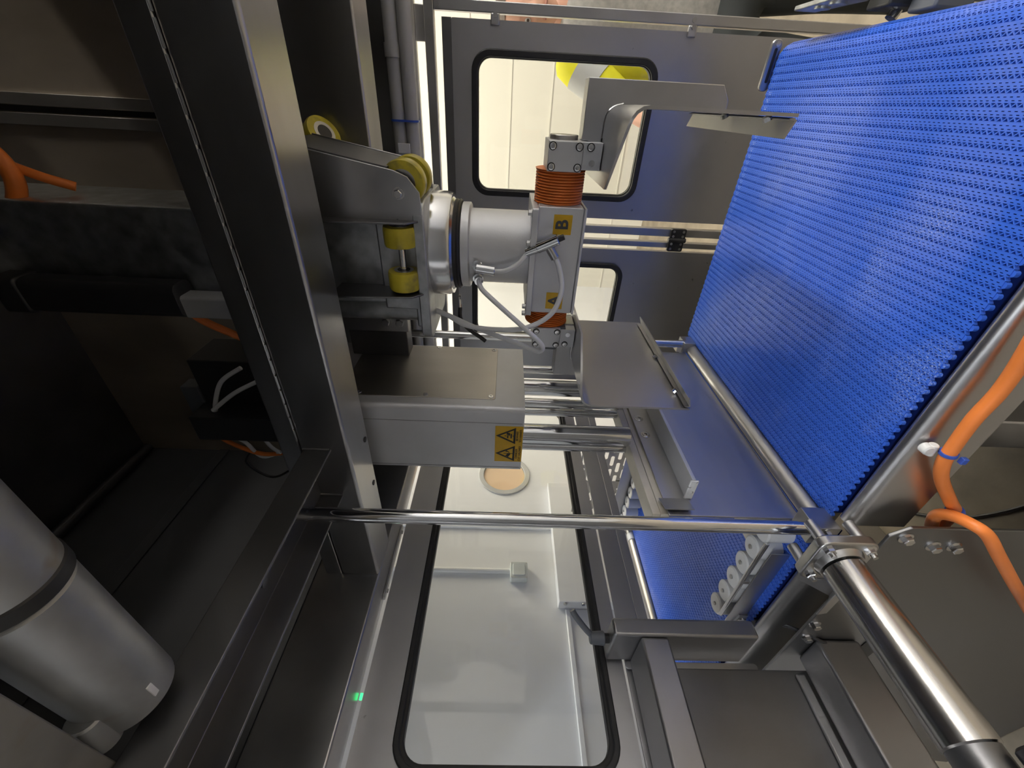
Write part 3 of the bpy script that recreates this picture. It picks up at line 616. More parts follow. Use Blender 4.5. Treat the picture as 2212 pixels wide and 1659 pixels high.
# carriage wheels and brackets on the boom
def wheel(c, d, r, w_, parent, m='yellow'):
    c = Vector(c); d = Vector(d).normalized(); p0 = c - d * w_ / 2
    wq = MB().lathe(p0, d, [(0, r * 0.62), (0.001, r * 0.95), (w_ * 0.15, r), (w_ * 0.85, r), (w_ - 0.001, r * 0.95), (w_, r * 0.62)], 40).build('wheel', m, parent)
    MB().lathe(p0 - d * 0.0005, d, [(0, r * 0.60), (w_ + 0.001, r * 0.60)], 32).build('hub', 'cast', wq)
    MB().lathe(p0 - d * 0.001, d, [(0, r * 0.40), (w_ + 0.002, r * 0.40)], 24).build('hub_bearing', 'blackp', wq)
    return wq
MB().cyl((-0.150, 0.700, 0.176), (-0.292, 0.700, 0.176), 0.0062, n=24).build('axle', 'chrome', h)
wheel((-0.190, 0.700, 0.176), (1, 0, 0), 0.0275, 0.034, h); wheel((-0.265, 0.700, 0.176), (1, 0, 0), 0.0275, 0.034, h)
br = [(0.662, 0.300), (0.672, 0.160), (0.690, 0.143), (0.715, 0.138), (0.735, 0.150), (0.735, 0.300)]
MB().prism(br, 'X', -0.1665, -0.1635).build('wheel_bracket', 'dark_steel', h, 0.0006)
MB().prism(br, 'X', -0.2900, -0.2870).build('wheel_bracket', 'dark_steel', h, 0.0006)
for x, d in ((-0.1635, 1), (-0.290, -1)): MB().hexbolt((x, 0.700, 0.176), (d, 0, 0), 0.006).build('axle_bolt', 'bright', h)
# tapered bracket with two wheels on the right of the boom
MB().prism([(-0.165, 0.340), (-0.062, 0.340), (-0.092, 0.175), (-0.100, 0.155), (-0.122, 0.138), (-0.165, 0.136)], 'Y', 0.692, 0.696).build('taper_bracket', 'steel', h, 0.0008)
MB().prism([(-0.165, 0.340), (-0.058, 0.340), (-0.088, 0.175), (-0.096, 0.155), (-0.118, 0.138), (-0.165, 0.136)], 'Y', 0.820, 0.824).build('taper_bracket', 'steel', h, 0.0008)
MB().prism([(-0.165, 0.340), (-0.060, 0.340), (-0.088, 0.185), (-0.091, 0.185), (-0.064, 0.335), (-0.165, 0.335)], 'Y', 0.696, 0.820).build('bracket_web', 'dark_steel', h)
MB().cyl((-0.124, 0.690, 0.170), (-0.124, 0.826, 0.170), 0.006, n=20).build('axle', 'chrome', h)
MB().hexbolt((-0.124, 0.692, 0.170), (0, -1, 0), 0.0068).build('axle_bolt', 'bright', h)
wheel((-0.112, 0.722, 0.166), (0, 1, 0), 0.034, 0.030, h); wheel((-0.112, 0.778, 0.166), (0, 1, 0), 0.034, 0.030, h)
MB().cyl((-0.352, 0.770, 0.152), (-0.352, 0.770, 0.42), 0.024, n=32).build('vertical_pipe', 'galv', h)
MB().box(-0.378, -0.326, 0.740, 0.800, 0.148, 0.170).build('pipe_foot', 'galv', h, 0.003)
MB().box(-0.445, -0.325, 0.840, 0.850, 0.215, 0.36).build('side_plate', 'steel', h, 0.002)
for z in (0.263, 0.232): MB().hexbolt((-0.418, 0.840, z), (0, -1, 0), 0.009).build('bolt', 'cast', h)
MB().box(-0.520, -0.410, 0.86, 0.905, 0.225, 0.36).build('rear_block', 'dark_steel', h, 0.002)
# pneumatic fittings and hoses
MB().lathe((-0.244, 0.732, 0.050), (0, -1, 0), [(0, 0.0095), (0.006, 0.0095), (0.006, 0.0075), (0.016, 0.0075)], 20).build('elbow_fitting', 'chrome', h)
MB().cyl((-0.246, 0.718, 0.052), (-0.249, 0.716, 0.018), 0.0084, n=20, bev=0.001).build('push_fitting', 'chrome', h)
MB().lathe((-0.270, 0.742, 0.050), (-0.1, -1, -0.15), [(0, 0.0095), (0.008, 0.0095), (0.008, 0.008), (0.020, 0.008)], 20).build('straight_fitting', 'chrome', h)
MB().cyl((-0.207, 0.722, -0.055), (-0.189, 0.718, -0.090), 0.0098, n=20, bev=0.001).build('tee_fitting', 'chrome', h)
MB().cyl((-0.199, 0.720, -0.072), (-0.222, 0.718, -0.088), 0.0078, n=20, bev=0.001).build('tee_branch', 'cast', h)
MB().cyl((-0.216, 0.723, -0.036), (-0.207, 0.722, -0.056), 0.0076, n=20).build('push_collar', 'chrome', h)
MB().cyl((-0.189, 0.718, -0.090), (-0.184, 0.717, -0.099), 0.0050, n=14).build('plug', 'blackp', h)
MB().tube([(-0.249, 0.716, 0.019), (-0.246, 0.712, 0.000), (-0.234, 0.714, -0.022), (-0.214, 0.722, -0.040)], 0.0040, 12).build('air_hose', 'milky', h)
MB().tube([(-0.222, 0.718, -0.088), (-0.240, 0.712, -0.097), (-0.275, 0.700, -0.103), (-0.315, 0.690, -0.088), (-0.345, 0.690, -0.045), (-0.357, 0.700, 0.010), (-0.362, 0.722, 0.070), (-0.356, 0.750, 0.110), (-0.352, 0.765, 0.140)], 0.0047, 12).build('air_hose', 'milky', h)
MB().tube([(-0.273, 0.724, 0.047), (-0.280, 0.705, 0.040), (-0.300, 0.690, 0.012), (-0.340, 0.680, -0.038), (-0.375, 0.680, -0.075), (-0.392, 0.685, -0.070), (-0.385, 0.700, -0.030), (-0.366, 0.720, 0.050), (-0.356, 0.748, 0.105), (-0.350, 0.765, 0.140)], 0.0047, 12).build('air_hose', 'milky', h)
MB().tube([(-0.315, 0.765, 0.088), (-0.322, 0.760, 0.087), (-0.338, 0.752, 0.086)], 0.0032, 10).build('sensor_plug', 'chrome', h)
MB().tube([(-0.338, 0.752, 0.086), (-0.36, 0.748, 0.085), (-0.382, 0.748, 0.070), (-0.402, 0.75, 0.045), (-0.41, 0.75, 0.035)], 0.0042, 10).build('sensor_cable', 'blackp', h)

# far wheel of the carriage on the rear rail
t = h
wheel((-0.070, 0.885, 0.352), (0.55, -0.4, -0.70), 0.033, 0.036, t)
MB().box(-0.16, -0.06, 0.875, 0.915, 0.345, 0.40).build('wheel_arm', 'dark_steel', t, 0.002)

# ------------------------------------------------------------------ drive roller and bearing
t = thing('flange_bearing', (-0.598, 0.40, -0.62), 'four-bolt cast flange bearing on the conveyor side', 'bearing')
CX, CZ = -0.600, -0.570
fl = rrect(CX - 0.049, CX + 0.049, CZ - 0.049, CZ + 0.049, 0.017, 6)
MB().prism(fl, 'Y', 0.388, 0.406).build('flange', 'cast', t, 0.003, 3)
MB().lathe((CX, 0.392, CZ), (0, -1, 0), [(0, 0.040), (0.008, 0.037), (0.014, 0.034), (0.014, 0.027), (0.004, 0.027)], 40).build('bearing_hub', 'cast', t, smooth=50)
MB().cyl((CX, 0.392, CZ), (CX, 0.380, CZ), 0.026).build('inner_ring', 'blackp', t)
for dx in (-1, 1):
    for dz in (-1, 1):
        p = (CX + dx * 0.0335, 0.390, CZ + dz * 0.0335)
        MB().cyl((p[0], 0.440, p[2]), (p[0], 0.404, p[2]), 0.009, n=20).build('standoff', 'steel', t)
        MB().hexbolt(p, (0, -1, 0), 0.0082, 0.008).build('bolt', 'bright', t)
        MB().cyl((p[0], 0.380, p[2]), (p[0], 0.374, p[2]), 0.004, n=12).build('bolt_tip', 'cast', t)
MB().cyl((CX + 0.020, 0.388, CZ + 0.006), (CX + 0.020, 0.376, CZ + 0.006), 0.004, n=10).build('grease_nipple', 'bright', t)
MB().box(CX - 0.030, CX - 0.018, 0.3885, 0.3895, CZ + 0.018, CZ + 0.028).build('white_label', 'white', t)
t = thing('drive_roller', (CX, 0.26, -0.602), 'shiny steel drive roller pointing at the camera', 'roller')
MB().cyl((CX, 0.376, CZ), (CX, 0.150, CZ), 0.0320, n=64, bev=0.002).build('shell', 'turned', t)
MB().cyl((CX, 0.395, CZ), (CX, 0.376, CZ), 0.014, n=24).build('shaft', 'steel', t)
MB().cyl((CX, 0.150, CZ), (CX, 0.02, CZ), 0.0295, n=64).build('sleeve', 'dark_steel', t)
t = thing('gearmotor_end', (-0.52, 0.12, -0.62), 'black motor end with orange plug at the picture corner', 'motor')
MB().cyl((-0.555, 0.142, -0.600), (-0.555, 0.05, -0.600), 0.020, n=28, bev=0.003).build('cap', 'blackp', t)
MB().cyl((-0.527, 0.135, -0.612), (-0.527, 0.06, -0.612), 0.010, n=20).build('plug', 'orange', t)
MB().box(-0.536, -0.514, 0.135, 0.150, -0.602, -0.594).build('tag_plate', 'cream', t, 0.001)

# ------------------------------------------------------------------ guard plate, tubes and side post
t = thing('conveyor_guard_plate', (-0.95, 0.408, -1.30), 'large grey guard plate bolted below the conveyor', 'plate')
MB().prism([(-1.75, -1.54), (-0.545, -1.54), (-0.530, -1.525), (-0.530, -0.668), (-0.552, -0.642), (-1.50, -0.642)], 'Y', 0.405, 0.411).build('plate', 'guard_steel', t, 0.0015)
for x, z in ((-0.553, -0.668), (-0.572, -0.726), (-0.572, -0.762), (-0.84, -0.654), (-0.895, -0.662)):
    MB().hexbolt((x, 0.405, z), (0, -1, 0), 0.0085, 0.009).build('bolt', 'bright', t)
MB().box(-1.22, -0.912, 0.4035, 0.4052, -0.842, -0.800).build('slot', 'black', t)
t = thing('folded_bracket', (-0.70, 0.41, -0.68), 'v shaped folded bracket beside the bearing', 'bracket')
MB().sheet([(0.437, -0.590), (0.405, -0.632), (0.375, -0.604), (0.372, -0.585)], 'X', -0.735, -0.660, 0.003).build('sheet', 'steel', t, 0.0008)
MB().hexbolt((-0.690, 0.424, -0.600), (0, -1, 0.2), 0.008).build('bolt', 'bright', t)
t = thing('square_tube', (-0.945, 0.16, -0.779), 'square frame tube running toward the camera below the conveyor', 'tube')
MB().box(-0.990, -0.903, -0.35, 0.4045, -0.779, -0.686).build('tube', 'frame_steel', t, 0.007, 4)
bar('guard_panel', -1.004, -1.0, -0.35, 0.382, -0.700, -0.372, 'dark_steel', 'dark flat guard panel between the two frame tubes', 'panel')
t = thing('clear_edge_strip', (-0.997, 0.1, -0.70), 'clear edge strip along the guard panel', 'strip')
MB().box(-0.999, -0.991, -0.30, 0.372, -0.684, -0.664).build('strip', 'plate', t, 0.003)
t = thing('clamp_post', (-0.96, 0.42, -0.565), 'upright square post with a black clamping lever on top', 'post')
MB().box(-1.018, -0.900, 0.402, 0.4385, -0.565, -0.257).build('post', 'frame_steel', t, 0.006, 4)
MB().cyl((-0.955, 0.420, -0.258), (-0.955, 0.420, -0.246), 0.010, n=20).build('stud', 'blackp', t)
lv = MB().cyl((-0.955, 0.420, -0.247), (-0.955, 0.420, -0.215), 0.0145, 0.0125, n=24, bev=0.002).build('lever_hub', 'slate', t)
MB().tube([(-0.955, 0.420, -0.226), (-0.945, 0.432, -0.208), (-0.930, 0.452, -0.186), (-0.922, 0.462, -0.178)], 0.0066, 12, 4).build('lever_arm', 'slate', t)
bar('horizontal_tube', -1.018, -0.903, -0.35, 0.4015, -0.371, -0.312, 'frame_steel', 'square tube running toward the camera from the clamp post', 'tube', None, 0.005)
t = thing('slotted_rail', (-1.02, 0.40, -0.62), 'thin rounded rail behind the clamp post', 'rail')
MB().prism(rrect(0.385, 0.400, -0.600, -0.30, 0.007), 'X', -1.020, -1.016).build('rail', 'steel', t, 0.001)

# ------------------------------------------------------------------ roller guides
def roller_guide(y, side, x0, x1, nroll, label, grp):
    t = thing('roller_guide', ((x0 + x1) / 2, y, -0.64), label, 'guide rail')
    s_ = 1 if side == 'near' else -1
    ro = MB().lathe((0, 0, -0.622), (0, 0, 1), [(0, 0.021), (0.003, 0.0245), (0.073, 0.0245), (0.076, 0.021)], 28)
    first = None
    for i in range(nroll):
        x = x0 + (x1 - x0) * (i + 0.5) / nroll
        if first is None:
            first = ro.xf(Matrix.Translation((x, y, 0))).build('roller', 'white', t)
            fs = MB().cyl((x, y, -0.546), (x, y, -0.5425), 0.0045, n=12).build('roller_pin', 'cast', first); fx = x
        else:
            r2 = clone(first, t, (x - fx, 0, 0)); clone(fs, r2, (x - fx, 0, 0))
    return t
t = roller_guide(0.519, 'near', -0.668, -1.016, 6, 'near row of white guide rollers behind a steel plate', 'g')
MB().sheet([(0.535, -0.632), (0.4885, -0.632), (0.4865, -0.630), (0.4865, -0.560)], 'X', -1.005, -0.728, 0.003).build('side_plate', 'steel', t, 0.0006)
MB().box(-0.728, -0.650, 0.4895, 0.535, -0.635, -0.632).build('folded_end', 'steel', t, 0.0006)
MB().cyl((-0.704, 0.492, -0.5465), (-0.985, 0.492, -0.5465), 0.0045, n=16, bev=0.001).build('guide_wire', 'bright', t)
MB().box(-0.845, -0.835, 0.487, 0.495, -0.560, -0.545).build('wire_clip', 'steel', t, 0.001)
t = roller_guide(1.128, 'far', -0.80, -1.50, 12, 'far row of white guide rollers on the outfeed belt', 'g')
MB().sheet([(1.152, -0.64), (1.156, -0.60), (1.158, -0.545), (1.160, -0.505)], 'X', -1.52, -0.80, 0.003).build('back_rail', 'steel', t, 0.0006)
MB().box(-1.52, -0.80, 1.1045, 1.152, -0.640, -0.628).build('lower_rail', 'steel', t, 0.001)
t = thing('product_guide_block', (-0.76, 0.60, -0.598), 'cream wedge block with a chipped end lying over the outfeed belt', 'block')
MB().box(-0.779, -0.735, 0.531, 1.05, -0.585, -0.560).build('bar', 'cream', t, 0.001)
MB().box(-0.779, -0.735, 0.5255, 0.531, -0.586, -0.559).build('chipped_end', 'rough_white', t, 0.0015)
MB().box(-0.772, -0.742, 0.98, 1.04, -0.599, -0.585).build('spacer', 'cream', t, 0.001)
t = thing('photo_sensor', (-1.00, 0.475, -0.64), 'sensor bracket with two amber lenses on the roller guide end', 'sensor')
MB().prism(rrect(-1.050, -0.978, -0.640, -0.578, 0.006), 'Y', 0.476, 0.479).build('bracket', 'steel', t, 0.0008)
MB().box(-1.0, -0.965, 0.4785, 0.484, -0.605, -0.580).build('tab', 'steel', t, 0.0008)
MB().box(-1.046, -0.992, 0.479, 0.502, -0.600, -0.582).build('sensor_body', 'blackp', t, 0.001)
for y in (0.484, 0.496): MB().cyl((-1.02, y, -0.582), (-1.02, y, -0.580), 0.004, n=12).build('lens', 'orange', t)
for x, z in ((-0.988, -0.588), (-0.972, -0.588), (-1.04, -0.63), (-1.02, -0.63), (-1.0, -0.585)): MB().cyl((x, 0.476, z), (x, 0.4735, z), 0.0035, n=10).build('screw', 'bright', t)
t = thing('sensor_cable', (-0.95, 0.46, -0.66), 'thin black sensor cable with a white tag crossing the frame', 'cable')
MB().tube([(-0.990, 0.480, -0.628), (-0.960, 0.462, -0.640), (-0.925, 0.440, -0.650), (-0.905, 0.415, -0.672), (-0.905, 0.398, -0.700), (-0.93, 0.395, -0.745), (-0.98, 0.396, -0.80)], 0.0042, 10).build('cable', 'blackp', t)
MB().tube([(-0.978, 0.473, -0.633), (-0.962, 0.463, -0.639)], 0.0048, 10, 2).build('white_tag', 'white', t)

# perforated tunnel guard beyond the window wall
t = thing('perforated_guard', (-1.45, 1.35, -0.70), 'perforated steel guard with long slots beside the outfeed belt', 'guard')
SL = 0.062; PXX = 0.082; mbp = MB()
zs = [-0.640 + 0.032 * i for i in range(8)]
def slot_cell(x0, z0, cw, ch):
    r = 0.0085; inn = rrect(x0 + 0.010, x0 + cw - 0.010, z0 + ch / 2 - r, z0 + ch / 2 + r, r - 0.0001, 3)
    out = []
    cx = x0 + cw / 2; cz = z0 + ch / 2
    for (u, v) in rrect(x0, x0 + cw, z0, z0 + ch, 0.0005, 3): out.append((u, v))
    mbp.hole_plate(out, inn, 'Y', 1.350, 1.352)
for j, z in enumerate(zs):
    off = 0.041 if j % 2 else 0.0
    for i in range(7): slot_cell(-1.75 + off + i * PXX, z, PXX, 0.032)
MBX = mbp.build('slotted_sheet', 'steel', t, smooth=0)
MB().box(-1.52, -1.47, 1.346, 1.3495, -0.66, -0.38).build('cross_strap', 'steel', t, 0.001)

# ------------------------------------------------------------------ cables
t = thing('orange_cable', (-0.40, 0.42, -0.75), 'thick orange cable tied along the conveyor side', 'cable')
MB().tube([(-0.02, 0.418, -0.560), (-0.12, 0.417, -0.592), (-0.215, 0.418, -0.620), (-0.270, 0.419, -0.631), (-0.318, 0.420, -0.631), (-0.367, 0.4195, -0.636), (-0.399, 0.419, -0.642), (-0.432, 0.419, -0.662), (-0.477, 0.419, -0.705), (-0.507, 0.423, -0.738), (-0.535, 0.438, -0.765), (-0.60, 0.455, -0.80), (-0.70, 0.46, -0.86)], 0.0088, 16).build('cable', 'orange', t)
MB().cyl((-0.382, 0.437, -0.616), (-0.382, 0.424, -0.616), 0.008, n=18, bev=0.002).build('tie_mount', 'white', t)
MB().cyl((-0.373, 0.430, -0.622), (-0.392, 0.430, -0.624), 0.006, n=14, bev=0.001).build('tie_mount', 'white', t)
MB().lathe((-0.377, 0.4195, -0.637), (-1, 0, -0.20), [(0, 0.0105), (0.005, 0.0105)], 24).build('zip_tie', 'tie', t)
MB().box(-0.388, -0.378, 0.405, 0.412, -0.655, -0.647).build('tie_head', 'tie', t, 0.001)
t = thing('orange_cable', (-0.58, 0.36, -1.0), 'darker orange cable dropping in front of the guard plate', 'cable')
MB().tube([(-0.70, 0.455, -0.84), (-0.60, 0.445, -0.775), (-0.53, 0.430, -0.725), (-0.495, 0.405, -0.705), (-0.478, 0.375, -0.700), (-0.485, 0.362, -0.715), (-0.523, 0.355, -0.753), (-0.600, 0.350, -0.835), (-0.70, 0.345, -0.945), (-0.80, 0.34, -1.06)], 0.0088, 16).build('cable', 'orange', t)
MB().lathe((-0.503, 0.418, -0.730), (0.4, 0, 0.8), [(0, 0.0125), (0.003, 0.0125)], 20).build('zip_tie', 'tie', t)
t = thing('orange_cable', (-1.0, 0.50, -0.95), 'short piece of orange cable hanging under the outfeed side', 'cable')
MB().tube([(-0.985, 0.470, -0.66), (-0.99, 0.462, -0.74), (-1.0, 0.455, -0.85), (-1.0, 0.45, -0.95)], 0.009, 14).build('cable', 'orange', t)
tag(MB().tube([(-0.20, 0.95, FLOOR + 0.008), (-0.45, 0.80, FLOOR + 0.006), (-0.75, 0.74, FLOOR + 0.006), (-1.05, 0.85, FLOOR + 0.006), (-1.25, 1.05, FLOOR + 0.006)], 0.006, 8).build('floor_cable', 'blackp'), 'thin black cable curving over the floor', 'cable')
bar('base_frame_rail', -1.2, -0.60, 0.62, 0.68, FLOOR, FLOOR + 0.10, 'dark_steel', 'dark base rail low under the conveyor', 'rail')

# ------------------------------------------------------------------ upper machinery in the dark
t = h
MB().prism(rrect(-0.350, -0.288, 0.675, 0.722, 0.014), 'Z', 0.575, 0.84).build('actuator_body', 'blackp', t, 0.001)
MB().prism(rrect(-0.352, -0.286, 0.673, 0.724, 0.010), 'Z', 0.84, 0.885).build('end_cap', 'blackp', t, 0.004)
MB().prism(rrect(-0.352, -0.310, 0.683, 0.720, 0.006), 'Z', 0.42, 0.578).build('rod_head', 'alu', t, 0.003)
MB().tube([(-0.31, 0.70, 0.885), (-0.29, 0.71, 0.93), (-0.25, 0.74, 0.98), (-0.20, 0.78, 1.06)], 0.012, 10).build('cable_sleeve', 'grey_cover', t)
t = thing('valve_box', (-0.72, 0.85, 0.50), 'dark grey valve box with hoses above the actuator housing', 'box')
MB().box(-0.765, -0.690, 0.80, 0.88, 0.40, 0.785).build('body', 'dark_box', t, 0.003)
MB().box(-0.735, -0.560, 0.865, 0.98, 0.40, 0.78).build('rear_box', 'dark_box', t, 0.003)
MB().box(-0.745, -0.640, 0.86, 0.90, 0.78, 0.825).build('angled_cap', 'slate', t, 0.003)
MB().tube([(-0.567, 0.85, 0.640), (-0.60, 0.835, 0.690), (-0.663, 0.83, 0.724), (-0.70, 0.83, 0.735)], 0.0055, 10).build('air_hose', 'milky', t)
MB().tube([(-0.60, 0.85, 0.60), (-0.63, 0.83, 0.665), (-0.68, 0.82, 0.73)], 0.0055, 10).build('air_hose', 'milky', t)
MB().tube([(-0.775, 0.83, 0.72), (-0.80, 0.83, 0.69), (-0.85, 0.83, 0.66), (-0.82, 0.83, 0.58), (-0.80, 0.83, 0.50)], 0.005, 10).build('air_hose', 'milky', t)
MB().tube([(-0.77, 0.84, 0.65), (-0.82, 0.83, 0.62), (-0.85, 0.83, 0.56), (-0.83, 0.83, 0.48)], 0.005, 10).build('air_hose', 'milky', t)
MB().tube([(-0.775, 0.83, 0.76), (-0.81, 0.83, 0.72), (-0.84, 0.83, 0.65), (-0.82, 0.83, 0.54), (-0.80, 0.83, 0.46)], 0.006, 10).build('orange_hose', 'bellows', t)
MB().tube([(-0.77, 0.84, 0.70), (-0.84, 0.85, 0.70), (-0.90, 0.85, 0.73), (-0.955, 0.85, 0.67), (-0.90, 0.85, 0.58), (-0.86, 0.85, 0.50)], 0.0035, 8).build('black_hose', 'blackp', t)
t = h
MB().tube([(-0.075, 0.75, 0.86), (-0.105, 0.75, 0.825), (-0.145, 0.75, 0.818), (-0.188, 0.75, 0.845), (-0.213, 0.75, 0.886), (-0.23, 0.76, 0.96)], 0.013, 12).build('hose', 'bellows', t)
MB().tube([(-0.12, 0.76, 0.83), (-0.14, 0.77, 0.79), (-0.157, 0.79, 0.76)], 0.008, 12).build('hose_branch', 'bellows', t)
(MB().tube([(-0.335, 0.70, 0.585), (-0.365, 0.71, 0.575), (-0.40, 0.73, 0.550), (-0.44, 0.75, 0.50), (-0.455, 0.76, 0.42)], 0.0075, 10).build('orange_hose', 'bellows', h))
t = thing('air_cylinder', (-0.35, 0.164, 0.32), 'thick worn grey cylinder with a black ring, close overhead', 'cylinder')
MB().cyl((0.08, 0.164, 0.3616), (-0.303, 0.164, 0.3616), 0.0368, n=56).build('tube', 'grey_cyl', t)
MB().cyl((-0.316, 0.164, 0.3616), (-0.512, 0.164, 0.3616), 0.0364, n=56, bev=0.006).build('end_sleeve', 'grey_cyl', t)
MB().lathe((-0.302, 0.164, 0.3616), (-1, 0, 0), [(0, 0.0364), (0.002, 0.0382), (0.014, 0.0382), (0.016, 0.0364)], 56).build('o_ring', 'black', t)
MB().cyl((-0.47, 0.132, 0.3616), (-0.514, 0.128, 0.3616), 0.0145, n=24, bev=0.002).build('port', 'grey_cyl', t)
MB().box(-0.492, -0.474, 0.1555, 0.1605, 0.3245, 0.3262).build('tape_mark', 'white', t)
t = thing('mounting_plate', (-0.30, 0.05, 0.352), 'stained plate edge beside the overhead cylinder', 'plate')
MB().box(-0.64, 0.08, -0.115, 0.1170, 0.3525, 0.3575).build('plate', 'rusty', t, 0.0015)
MB().box(-0.24, -0.21, 0.1170, 0.1265, 0.3525, 0.3575).build('lug', 'rusty', t, 0.001)

# ------------------------------------------------------------------ behind the doors: person and belt-end fittings
def skin_body(name, verts, edges, radii, m, parent, root=0, sub=2):
    me = bpy.data.meshes.new(name); c = Vector(LOC[parent])
    me.from_pydata([Vector(v) - c for v in verts], edges, [])
    o = bpy.data.objects.new(name, me); put(o, parent, c)
    sk = o.modifiers.new('skin', 'SKIN'); sk.use_smooth_shade = True
    for i, r in enumerate(radii):
        d = me.skin_vertices[0].data[i]; d.radius = r if isinstance(r, tuple) else (r, r); d.use_root = (i == root)
    sb = o.modifiers.new('sub', 'SUBSURF'); sb.levels = sub; sb.render_levels = sub
    me.materials.append(M[m]); return o
px, py = 0.290, 2.02
p = thing('person', (px, py, FLOOR), 'person in a yellow safety vest and grey top standing behind the rear door', 'person')
bv = [(px, py, -0.70), (px, py + 0.01, -0.52), (px, py, -0.34), (px, py, -0.24), (px, py - 0.01, -0.165),
      (px - 0.15, py, -0.245), (px - 0.255, py - 0.09, -0.40), (px - 0.315, py - 0.22, -0.50), (px - 0.325, py - 0.275, -0.52),
      (px + 0.16, py, -0.26), (px + 0.22, py + 0.02, -0.52), (px + 0.20, py - 0.12, -0.72),
      (px - 0.09, py, -0.78), (px - 0.10, py - 0.01, -1.12), (px - 0.10, py + 0.02, -1.48), (px - 0.10, py - 0.10, -1.515),
      (px + 0.09, py, -0.78), (px + 0.10, py - 0.01, -1.12), (px + 0.10, py + 0.02, -1.48), (px + 0.10, py - 0.10, -1.515)]
be = [(0, 1), (1, 2), (2, 3), (3, 4), (3, 5), (5, 6), (6, 7), (7, 8), (3, 9), (9, 10), (10, 11), (0, 12), (12, 13), (13, 14), (14, 15), (0, 16), (16, 17), (17, 18), (18, 19)]
brd = [(0.16, 0.11), (0.15, 0.10), (0.165, 0.11), (0.11, 0.08), 0.055, 0.07, 0.045, 0.033, 0.03, 0.07, 0.045, 0.03, 0.085, 0.06, 0.042, 0.035, 0.085, 0.06, 0.042, 0.035]
skin_body('body', bv, be, brd, 'greycloth', p)
# forearm and hand in skin, fingers curled
hw_ = Vector((px - 0.325, py - 0.275, -0.52))
hv = [(px - 0.268, py - 0.115, -0.425), (px - 0.315, py - 0.22, -0.495), tuple(hw_), tuple(hw_ + Vector((-0.01, -0.05, -0.02)))]
he = [(0, 1), (1, 2), (2, 3)]; hr = [0.043, 0.036, (0.028, 0.022), (0.036, 0.018)]
for i in range(4):
    a = hw_ + Vector((-0.035 + i * 0.020, -0.075, -0.028)); b2 = a + Vector((-0.004, -0.030, -0.018 + 0.003 * i)); c2_ = b2 + Vector((0, -0.010, -0.024))
    k = len(hv); hv += [tuple(a), tuple(b2), tuple(c2_)]; he += [(3, k), (k, k + 1), (k + 1, k + 2)]; hr += [0.0095, 0.0088, 0.0078]
k = len(hv); hv += [tuple(hw_ + Vector((0.030, -0.030, -0.012))), tuple(hw_ + Vector((0.046, -0.055, -0.020))), tuple(hw_ + Vector((0.048, -0.078, -0.026)))]
he += [(2, k), (k, k + 1), (k + 1, k + 2)]; hr += [0.012, 0.0105, 0.009]
skin_body('forearm_and_hand', hv, he, hr, 'skin', p)
# vest: open at the front, so mostly its right side and the sleeve cap show
skin_body('safety_vest', [(px - 0.115, py + 0.005, -0.74), (px - 0.105, py + 0.01, -0.52), (px - 0.115, py, -0.34), (px - 0.10, py, -0.262)], [(0, 1), (1, 2), (2, 3)], [(0.072, 0.128), (0.070, 0.118), (0.078, 0.128), (0.06, 0.095)], 'hivis', p)
S_ = Vector((px - 0.125, py - 0.01, -0.195)); E_ = Vector((px - 0.262, py - 0.085, -0.415)); dS = (E_ - S_); LS = dS.length
MB().lathe(S_, dS, [(0, 0.050), (LS * 0.08, 0.070), (LS * 0.30, 0.076), (LS * 0.70, 0.070), (LS, 0.064), (LS, 0.056)], 20).build('vest_sleeve', 'hivis', p, smooth=60)
MB().lathe(S_ + dS * 0.30, dS, [(0, 0.074), (0.001, 0.0785), (LS * 0.34, 0.0735), (LS * 0.345, 0.070)], 20).build('reflective_band', 'reflect', p, smooth=60)
skin_body('trousers', [bv[0], bv[12], bv[13], bv[14], bv[16], bv[17], bv[18]], [(0, 1), (1, 2), (2, 3), (0, 4), (4, 5), (5, 6)], [(0.165, 0.115), 0.095, 0.072, 0.055, 0.095, 0.072, 0.055], 'trouser', p)
# head with face
hc = Vector((px - 0.005, py - 0.01, -0.05))
bm = bmesh.new(); bmesh.ops.create_uvsphere(bm, u_segments=32, v_segments=24, radius=1)
for v in bm.verts:
    x, y, z = v.co
    sx = 0.076 * (1 - 0.22 * max(0, -z)); sy = 0.098; sz = 0.118
    yy = y * sy; zz = z * sz; xx = x * sx
    if y < 0:
        yy -= 0.022 * math.exp(-((x / 0.20) ** 2) - ((z + 0.13) / 0.16) ** 2)           # nose
        yy += 0.010 * sum(math.exp(-(((x - s_ * 0.40) / 0.20) ** 2) - ((z - 0.05) / 0.13) ** 2) for s_ in (-1, 1))  # eye sockets
        yy -= 0.006 * math.exp(-((x / 0.4) ** 2) - ((z - 0.22) / 0.10) ** 2)             # brow
        yy -= 0.006 * math.exp(-((x / 0.32) ** 2) - ((z + 0.46) / 0.07) ** 2)            # lips
        yy -= 0.010 * math.exp(-((x / 0.35) ** 2) - ((z + 0.85) / 0.16) ** 2)            # chin
    v.co = (xx, yy, zz)
me = bpy.data.meshes.new('head'); bm.to_mesh(me); bm.free()
for q in me.polygons: q.use_smooth = True
me.materials.append(M['skin']); hd = bpy.data.objects.new('head', me); put(hd, p, hc)
hd.rotation_euler = (0.05, 0, -0.12)
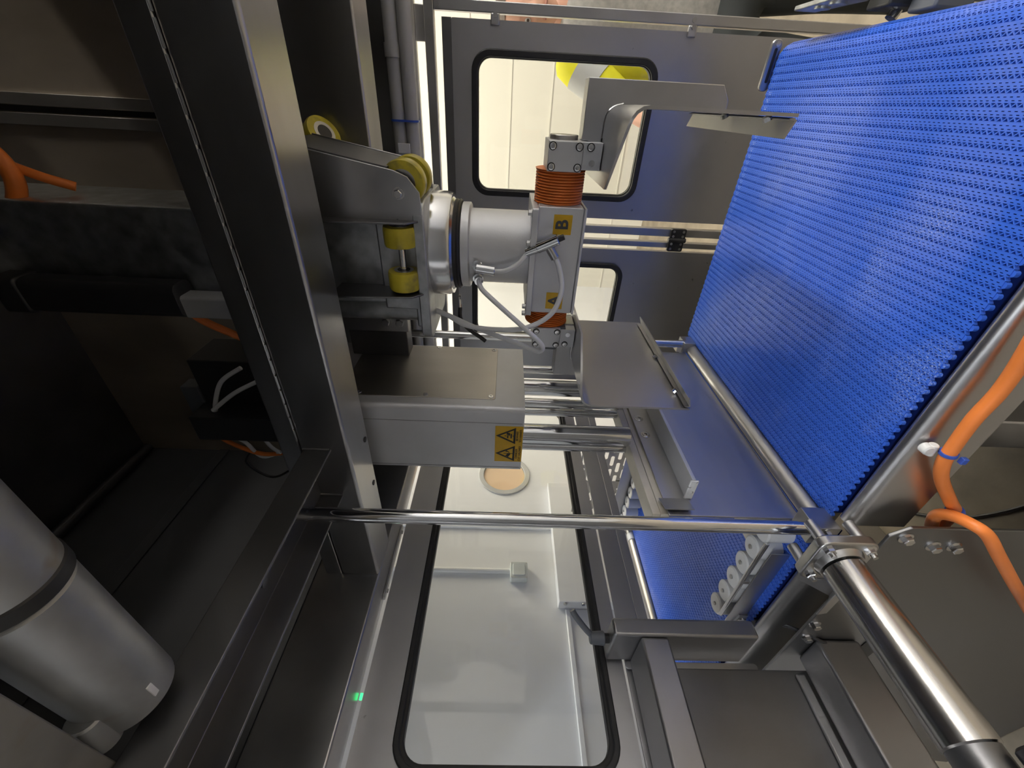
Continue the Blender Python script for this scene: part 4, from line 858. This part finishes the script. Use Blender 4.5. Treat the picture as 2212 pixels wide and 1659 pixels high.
for s_ in (-1, 1):
    ec = hc + Vector((s_ * 0.031, -0.080, 0.006))
    MB().lathe(ec + Vector((0, 0.012, 0)), (0, -1, 0), [(0, 0.002), (0.004, 0.0095), (0.012, 0.012), (0.020, 0.0095), (0.0235, 0.004)], 16).build('eye', 'eye', hd)
    MB().cyl(ec + Vector((0, -0.0105, 0)), ec + Vector((0, -0.0118, 0)), 0.005, n=14).build('iris', 'hair', hd)
    MB().lathe(hc + Vector((s_ * 0.070, 0.012, -0.004)), (s_, -0.2, 0), [(0, 0.018), (0.010, 0.027), (0.014, 0.018)], 16).build('ear', 'skin', hd)
MB().tube([hc + Vector((-0.026, -0.091, -0.055)), hc + Vector((0, -0.097, -0.053)), hc + Vector((0.026, -0.091, -0.055))], 0.0045, 8, 4).build('mouth', 'lips', hd)
bm = bmesh.new(); bmesh.ops.create_uvsphere(bm, u_segments=28, v_segments=20, radius=1)
bmesh.ops.delete(bm, geom=[v for v in bm.verts if v.co.z < 0.30 - 0.55 * v.co.y - (0.25 if v.co.y > 0 else 0)], context='VERTS')
for v in bm.verts: v.co = (v.co.x * 0.080, v.co.y * 0.103 + 0.002, v.co.z * 0.124)
me = bpy.data.meshes.new('hair'); bm.to_mesh(me); bm.free()
for q in me.polygons: q.use_smooth = True
me.materials.append(M['hair']); put(bpy.data.objects.new('hair', me), hd, hc)
skin_body('neck', [(px, py, -0.27), (px, py - 0.005, -0.19), (px, py - 0.01, -0.12)], [(0, 1), (1, 2)], [0.062, 0.055, 0.052], 'skin', p)

t = thing('belt_end_bracket', (0.19, 0.95, FLOOR), 'grey metal bracket and fitting beyond the rounded belt end', 'bracket')
MB().prism([(0.93, -0.565), (1.10, -0.560), (1.10, -0.605), (0.98, -0.625), (0.925, -0.610)], 'X', 0.178, 0.186).build('plate', 'galv', t, 0.002)
MB().box(0.160, 0.182, 0.90, 0.955, -0.675, -0.610).build('fitting', 'dark_box', t, 0.004)
MB().box(0.150, 0.178, 0.84, 0.895, -0.700, -0.640).build('fitting', 'slate', t, 0.004)
MB().cyl((0.160, 0.925, -0.645), (0.148, 0.925, -0.640), 0.009, n=18).build('knob', 'bright', t)
for y in (1.00, 1.045): MB().cyl((0.178, y, -0.585), (0.174, y, -0.585), 0.014, n=20).build('boss', 'galv', t)
MB().box(0.182, 0.222, 0.88, 0.96, FLOOR, -0.60).build('leg', 'galv', t, 0.003)
